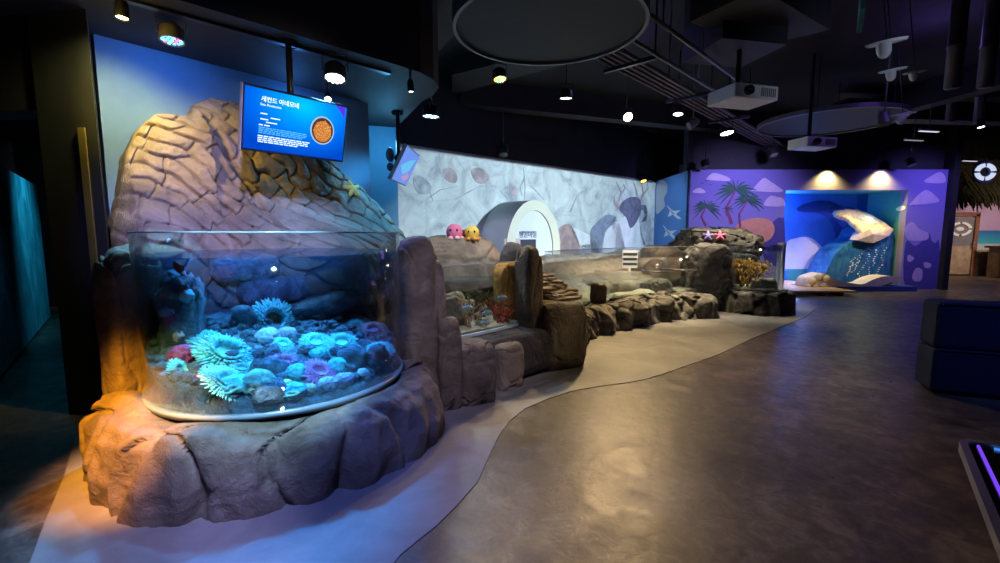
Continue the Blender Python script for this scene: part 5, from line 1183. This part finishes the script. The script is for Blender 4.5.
# ================================================================== LIGHT
w = bpy.data.worlds.new('world'); S.world = w; w.use_nodes = True
w.node_tree.nodes['Background'].inputs[0].default_value = (.25, .22, .6, 1); w.node_tree.nodes['Background'].inputs[1].default_value = .02
AMB = (1, .60, .14); BLU = (.10, .28, 1); CYN = (.10, .60, 1); WRM = (1, .74, .36); VIO = (.32, .18, 1)
# amber: soffit lamp, plus unseen spots added to light cliff, ledge and column
spot(L1+Vector((0, 0, -.04)), wp(.05, .05, 2.2), 80, (1, .82, .26), 95, .9, .04)
spot((-2.6, 1.5, 3.3), wp(.36, .5, 2.35), 400, (1, .66, .11), 28, .9, .05)
spot((-1.85, 0.6, 3.2), (-2.15, 2.55, .42), 2900, (1, .38, .02), 22, .8, .04)
# RGB par lights above the tank, mixed with added lights that have no fixture
spot((-0.4, 0.5, 3.3), (-1.75, 1.75, 0), 560, (.50, .47, 1), 30, .8, .06)
spot((-0.6, 1.1, 3.4), wp(.70, .7, 1.60), 1050, (.38, .38, 1), 32, .8, .06)
spot((-0.4, 1.6, 3.4), wp(1.75, .6, 1.6), 620, (.10, .38, 1), 28, .8, .06)
spot((0.3, 1.2, 3.4), wp(1.3, .5, 2.0), 150, (1, .80, .62), 34, .9, .06)
spot(L2+Vector((.03, -.06, -.03)), (-1.9, 2.9, .5), 380, (.22, .62, 1), 44, .7, .06)
spot(L3+Vector((0, -.05, -.03)), (-1.62, 2.95, .6), 1000, (.12, .52, 1), 46, .6, .07)
spot(L3+Vector((0, -.06, -.03)), (-.3, 2.3, 0), 220, (.14, .22, 1), 60, .9, .07)
spot((-0.9, 1.35, 3.3), (-1.55, 2.85, .5), 850, (.45, .84, 1), 28, .6, .05)
spot(L4+Vector((0, -.02, -.03)), (-1.55, 3.0, .5), 200, (.85, .90, 1), 34, .7, .03)
spot(L5+Vector((0, 0, -.03)), (-.55, 4.3, .4), 50, (.9, .85, .8), 60, .7, .03)
spot((0.1, 1.4, 3.4), (-.35, 3.8, .6), 240, (.72, .64, 1), 30, .9, .06)
spot((-0.5, 0.6, 3.3), (-0.70, 2.2, .1), 380, (.17, .24, 1), 40, .9, .08)
spot(L6+Vector((0, 0, -.05)), tuple(wp(2.3, .4, 1.8)), 190, (.06, .50, 1), 70, .8, .08)
spot(L6+Vector((0, 0, -.05)), (-.2, 4.7, .6), 220, (.70, .85, 1), 60, .8, .08)
point((-1.55, 6.55, 2.75), 16, (.12, .55, 1), .08)
spot((.9, 3.6, 3.5), (-.5, 6.4, 1.4), 480, (.85, .88, 1), 40, .8, .08)
# blue wash on the soffit side and blue panel
point((-2.3, 5.15, 2.85), 7, (.08, .32, 1), .1)
spot(L7+Vector((0, -.05, -.03)), (.2, 5.2, .6), 160, WRM, 50, .7, .08)
spot(L9+Vector((-.02, -.06, -.03)), (2.2, 6.6, 0), 700, WRM, 70, .9, .09)
spot(L9+Vector((-.02, -.06, -.03)), (1.3, 4.1, 0), 520, (1, .66, .30), 70, .9, .09)
spot(LA+Vector((0, -.05, -.03)), (2.9, 8.6, .6), 1000, (1, .82, .54), 66, 1, .08)
spot(LC+Vector((0, -.05, -.03)), (4.75, 8.9, .6), 560, (1, .88, .66), 64, 1, .08)
# projectors: cool picture light on the projection wall and the igloo
pr_ = spot((4.85, 6.5, 2.92), J0+JW*5.1+Vector((0, 0, 1.75)), 1850, (.66, .84, 1), 100, .15, .02)
bpy.context.view_layer.update(); PL = pr_.location; PI_ = pr_.matrix_world.to_3x3().inverted()
tl_, tr_, br_ = J0-JW*2+Vector((0, 0, WTOP-.06)), J1+Vector((0, 0, WTOP-.06)), J1
def edge_n(a, b, ref):
    n = (a-PL).cross(b-PL).normalized(); n = n if n.dot(ref-PL) > 0 else -n
    return PI_ @ n
pr_.data.use_nodes = True; nt = pr_.data.node_tree; em = [k for k in nt.nodes if k.type == 'EMISSION'][0]; tc_ = nt.nodes.new('ShaderNodeTexCoord'); last = None
for n_e in (edge_n(tl_, tr_, J0+JW*4+Vector((0, 0, 1))), edge_n(tr_, br_, J0+JW*4+Vector((0, 0, 1))), edge_n(J0-JW*2+Vector((0, 0, .25)), J1+Vector((0, 0, .25)), J0+JW*4+Vector((0, 0, 2)))):
    dp_ = nt.nodes.new('ShaderNodeVectorMath'); dp_.operation = 'DOT_PRODUCT'; dp_.inputs[1].default_value = n_e; nt.links.new(tc_.outputs['Normal'], dp_.inputs[0])
    gt = nt.nodes.new('ShaderNodeMath'); gt.operation = 'GREATER_THAN'; gt.inputs[1].default_value = 0.0; nt.links.new(dp_.outputs['Value'], gt.inputs[0])
    if last is None: last = gt.outputs[0]
    else:
        mm = nt.nodes.new('ShaderNodeMath'); mm.operation = 'MULTIPLY'; nt.links.new(last, mm.inputs[0]); nt.links.new(gt.outputs[0], mm.inputs[1]); last = mm.outputs[0]
nt.links.new(last, em.inputs['Strength'])
spot((-.4, 4.6, 3.3), tuple(ig(-.8, .5, 1.3)), 330, (.72, .66, 1), 16, .8, .08)  # no projector: unseen spot added to light the igloo's side
spot(L2+Vector((0, .1, -.05)), wp(.4, 0, 2.75), 20, (.06, .26, 1), 120, .9, .05)
point(L1+Vector((.02, -.12, -.05)), 1.6, (1, .75, .15), .03)
spot((2.4, 6.6, 3.4), (2.1, 9.2, .7), 420, (1, .90, .72), 52, 1, .08)  # spot without a fixture, added to brighten the shore tank
# mural wall
spot((6.2, 9.6, 3.4), (6.2, 12, 2.0), 330, (.55, .48, 1), 95, .9, .1)
spot((11.2, 9.8, 3.4), (11.1, 12, 1.8), 230, (.36, .28, 1), 95, .9, .1)
spot((3.4, 12.2, 3.2), (5, 13.3, 2.0), 60, (.40, .66, 1), 80, .9, .1)
for x in (8.55, 9.95): spot((x, 11.84, 3.12), (x, 12.02, 2.62), 150, (1, .80, .12), 125, .9, .05)
spot((9.4, 10.2, 3.3), (9.7, 12.6, 1.0), 330, (1, .84, .56), 40, .7, .06)
point((8.0, 12.75, 2.3), 48, (.06, .26, 1), .15); point((8.2, 12.6, .6), 34, (.35, .45, 1), .15); point((10.1, 12.4, 1.9), 7, (.40, .85, .70), .15)
spot((6.6, 9.6, 3.4), (7.8, 11.9, 0), 210, (1, .82, .5), 26, .9, .08); spot((5.6, 1.6, 3.4), (4.4, 3.9, .5), 130, (.10, .20, 1), 50, .9, .1)  # warm spot on the deck, then an unseen blue one added for the bench
# far room
spot((16.6, 13.0, 2.3), (16.6, 16, 1.3), 260, (1, .74, .60), 110, .9, .1); spot((15.2, 11.2, 3.3), (15.9, 14.4, 2.9), 90, (1, .80, .50), 60, .9, .1)
spot((15.3, 12.5, 3.4), (15.5, 14.3, 0), 120, (1, .62, .35), 70, .8, .1)
# passage on the left
spot((-5.6, 7.2, 3.2), (-7.0, 6.7, 1.5), 150, (.06, .68, 1), 70, .9, .2)
spot((-5.0, 4.6, 2.6), (-4.6, 4.6, 0), 24, (.05, .55, .9), 100, .9, .2)
# general violet haze light of the hall
point((6.5, 7.0, 4.2), 14, VIO, .4); point((2.0, 7.5, 4.3), 8, (.35, .25, 1), .3)
spot(PZ(500, 79, 3.5), (.6, 2.9, 0), 170, (1, .68, .32), 52, .95, .1)
spot((4.9, 2.0, 2.9), (4.15, 5.2, 3.36), 90, (.66, .76, 1), 34, .9, .1)  # unseen spot added to brighten the white ceiling ornaments
spot((3.6, 4.6, 3.4), (.6, 5.0, .9), 170, (1, .78, .42), 30, .9, .08)  # warm spot without a fixture, added for the pillar's right side

S.cycles.transparent_max_bounces = 32; S.cycles.max_bounces = 8; S.cycles.sample_clamp_indirect = 4.0; S.cycles.caustics_reflective = False; S.cycles.caustics_refractive = False
vs_ = S.view_settings; vs_.view_transform = 'Standard'; vs_.look = 'None'; vs_.exposure = 0.0; vs_.gamma = 1.0; vs_.use_curve_mapping = False
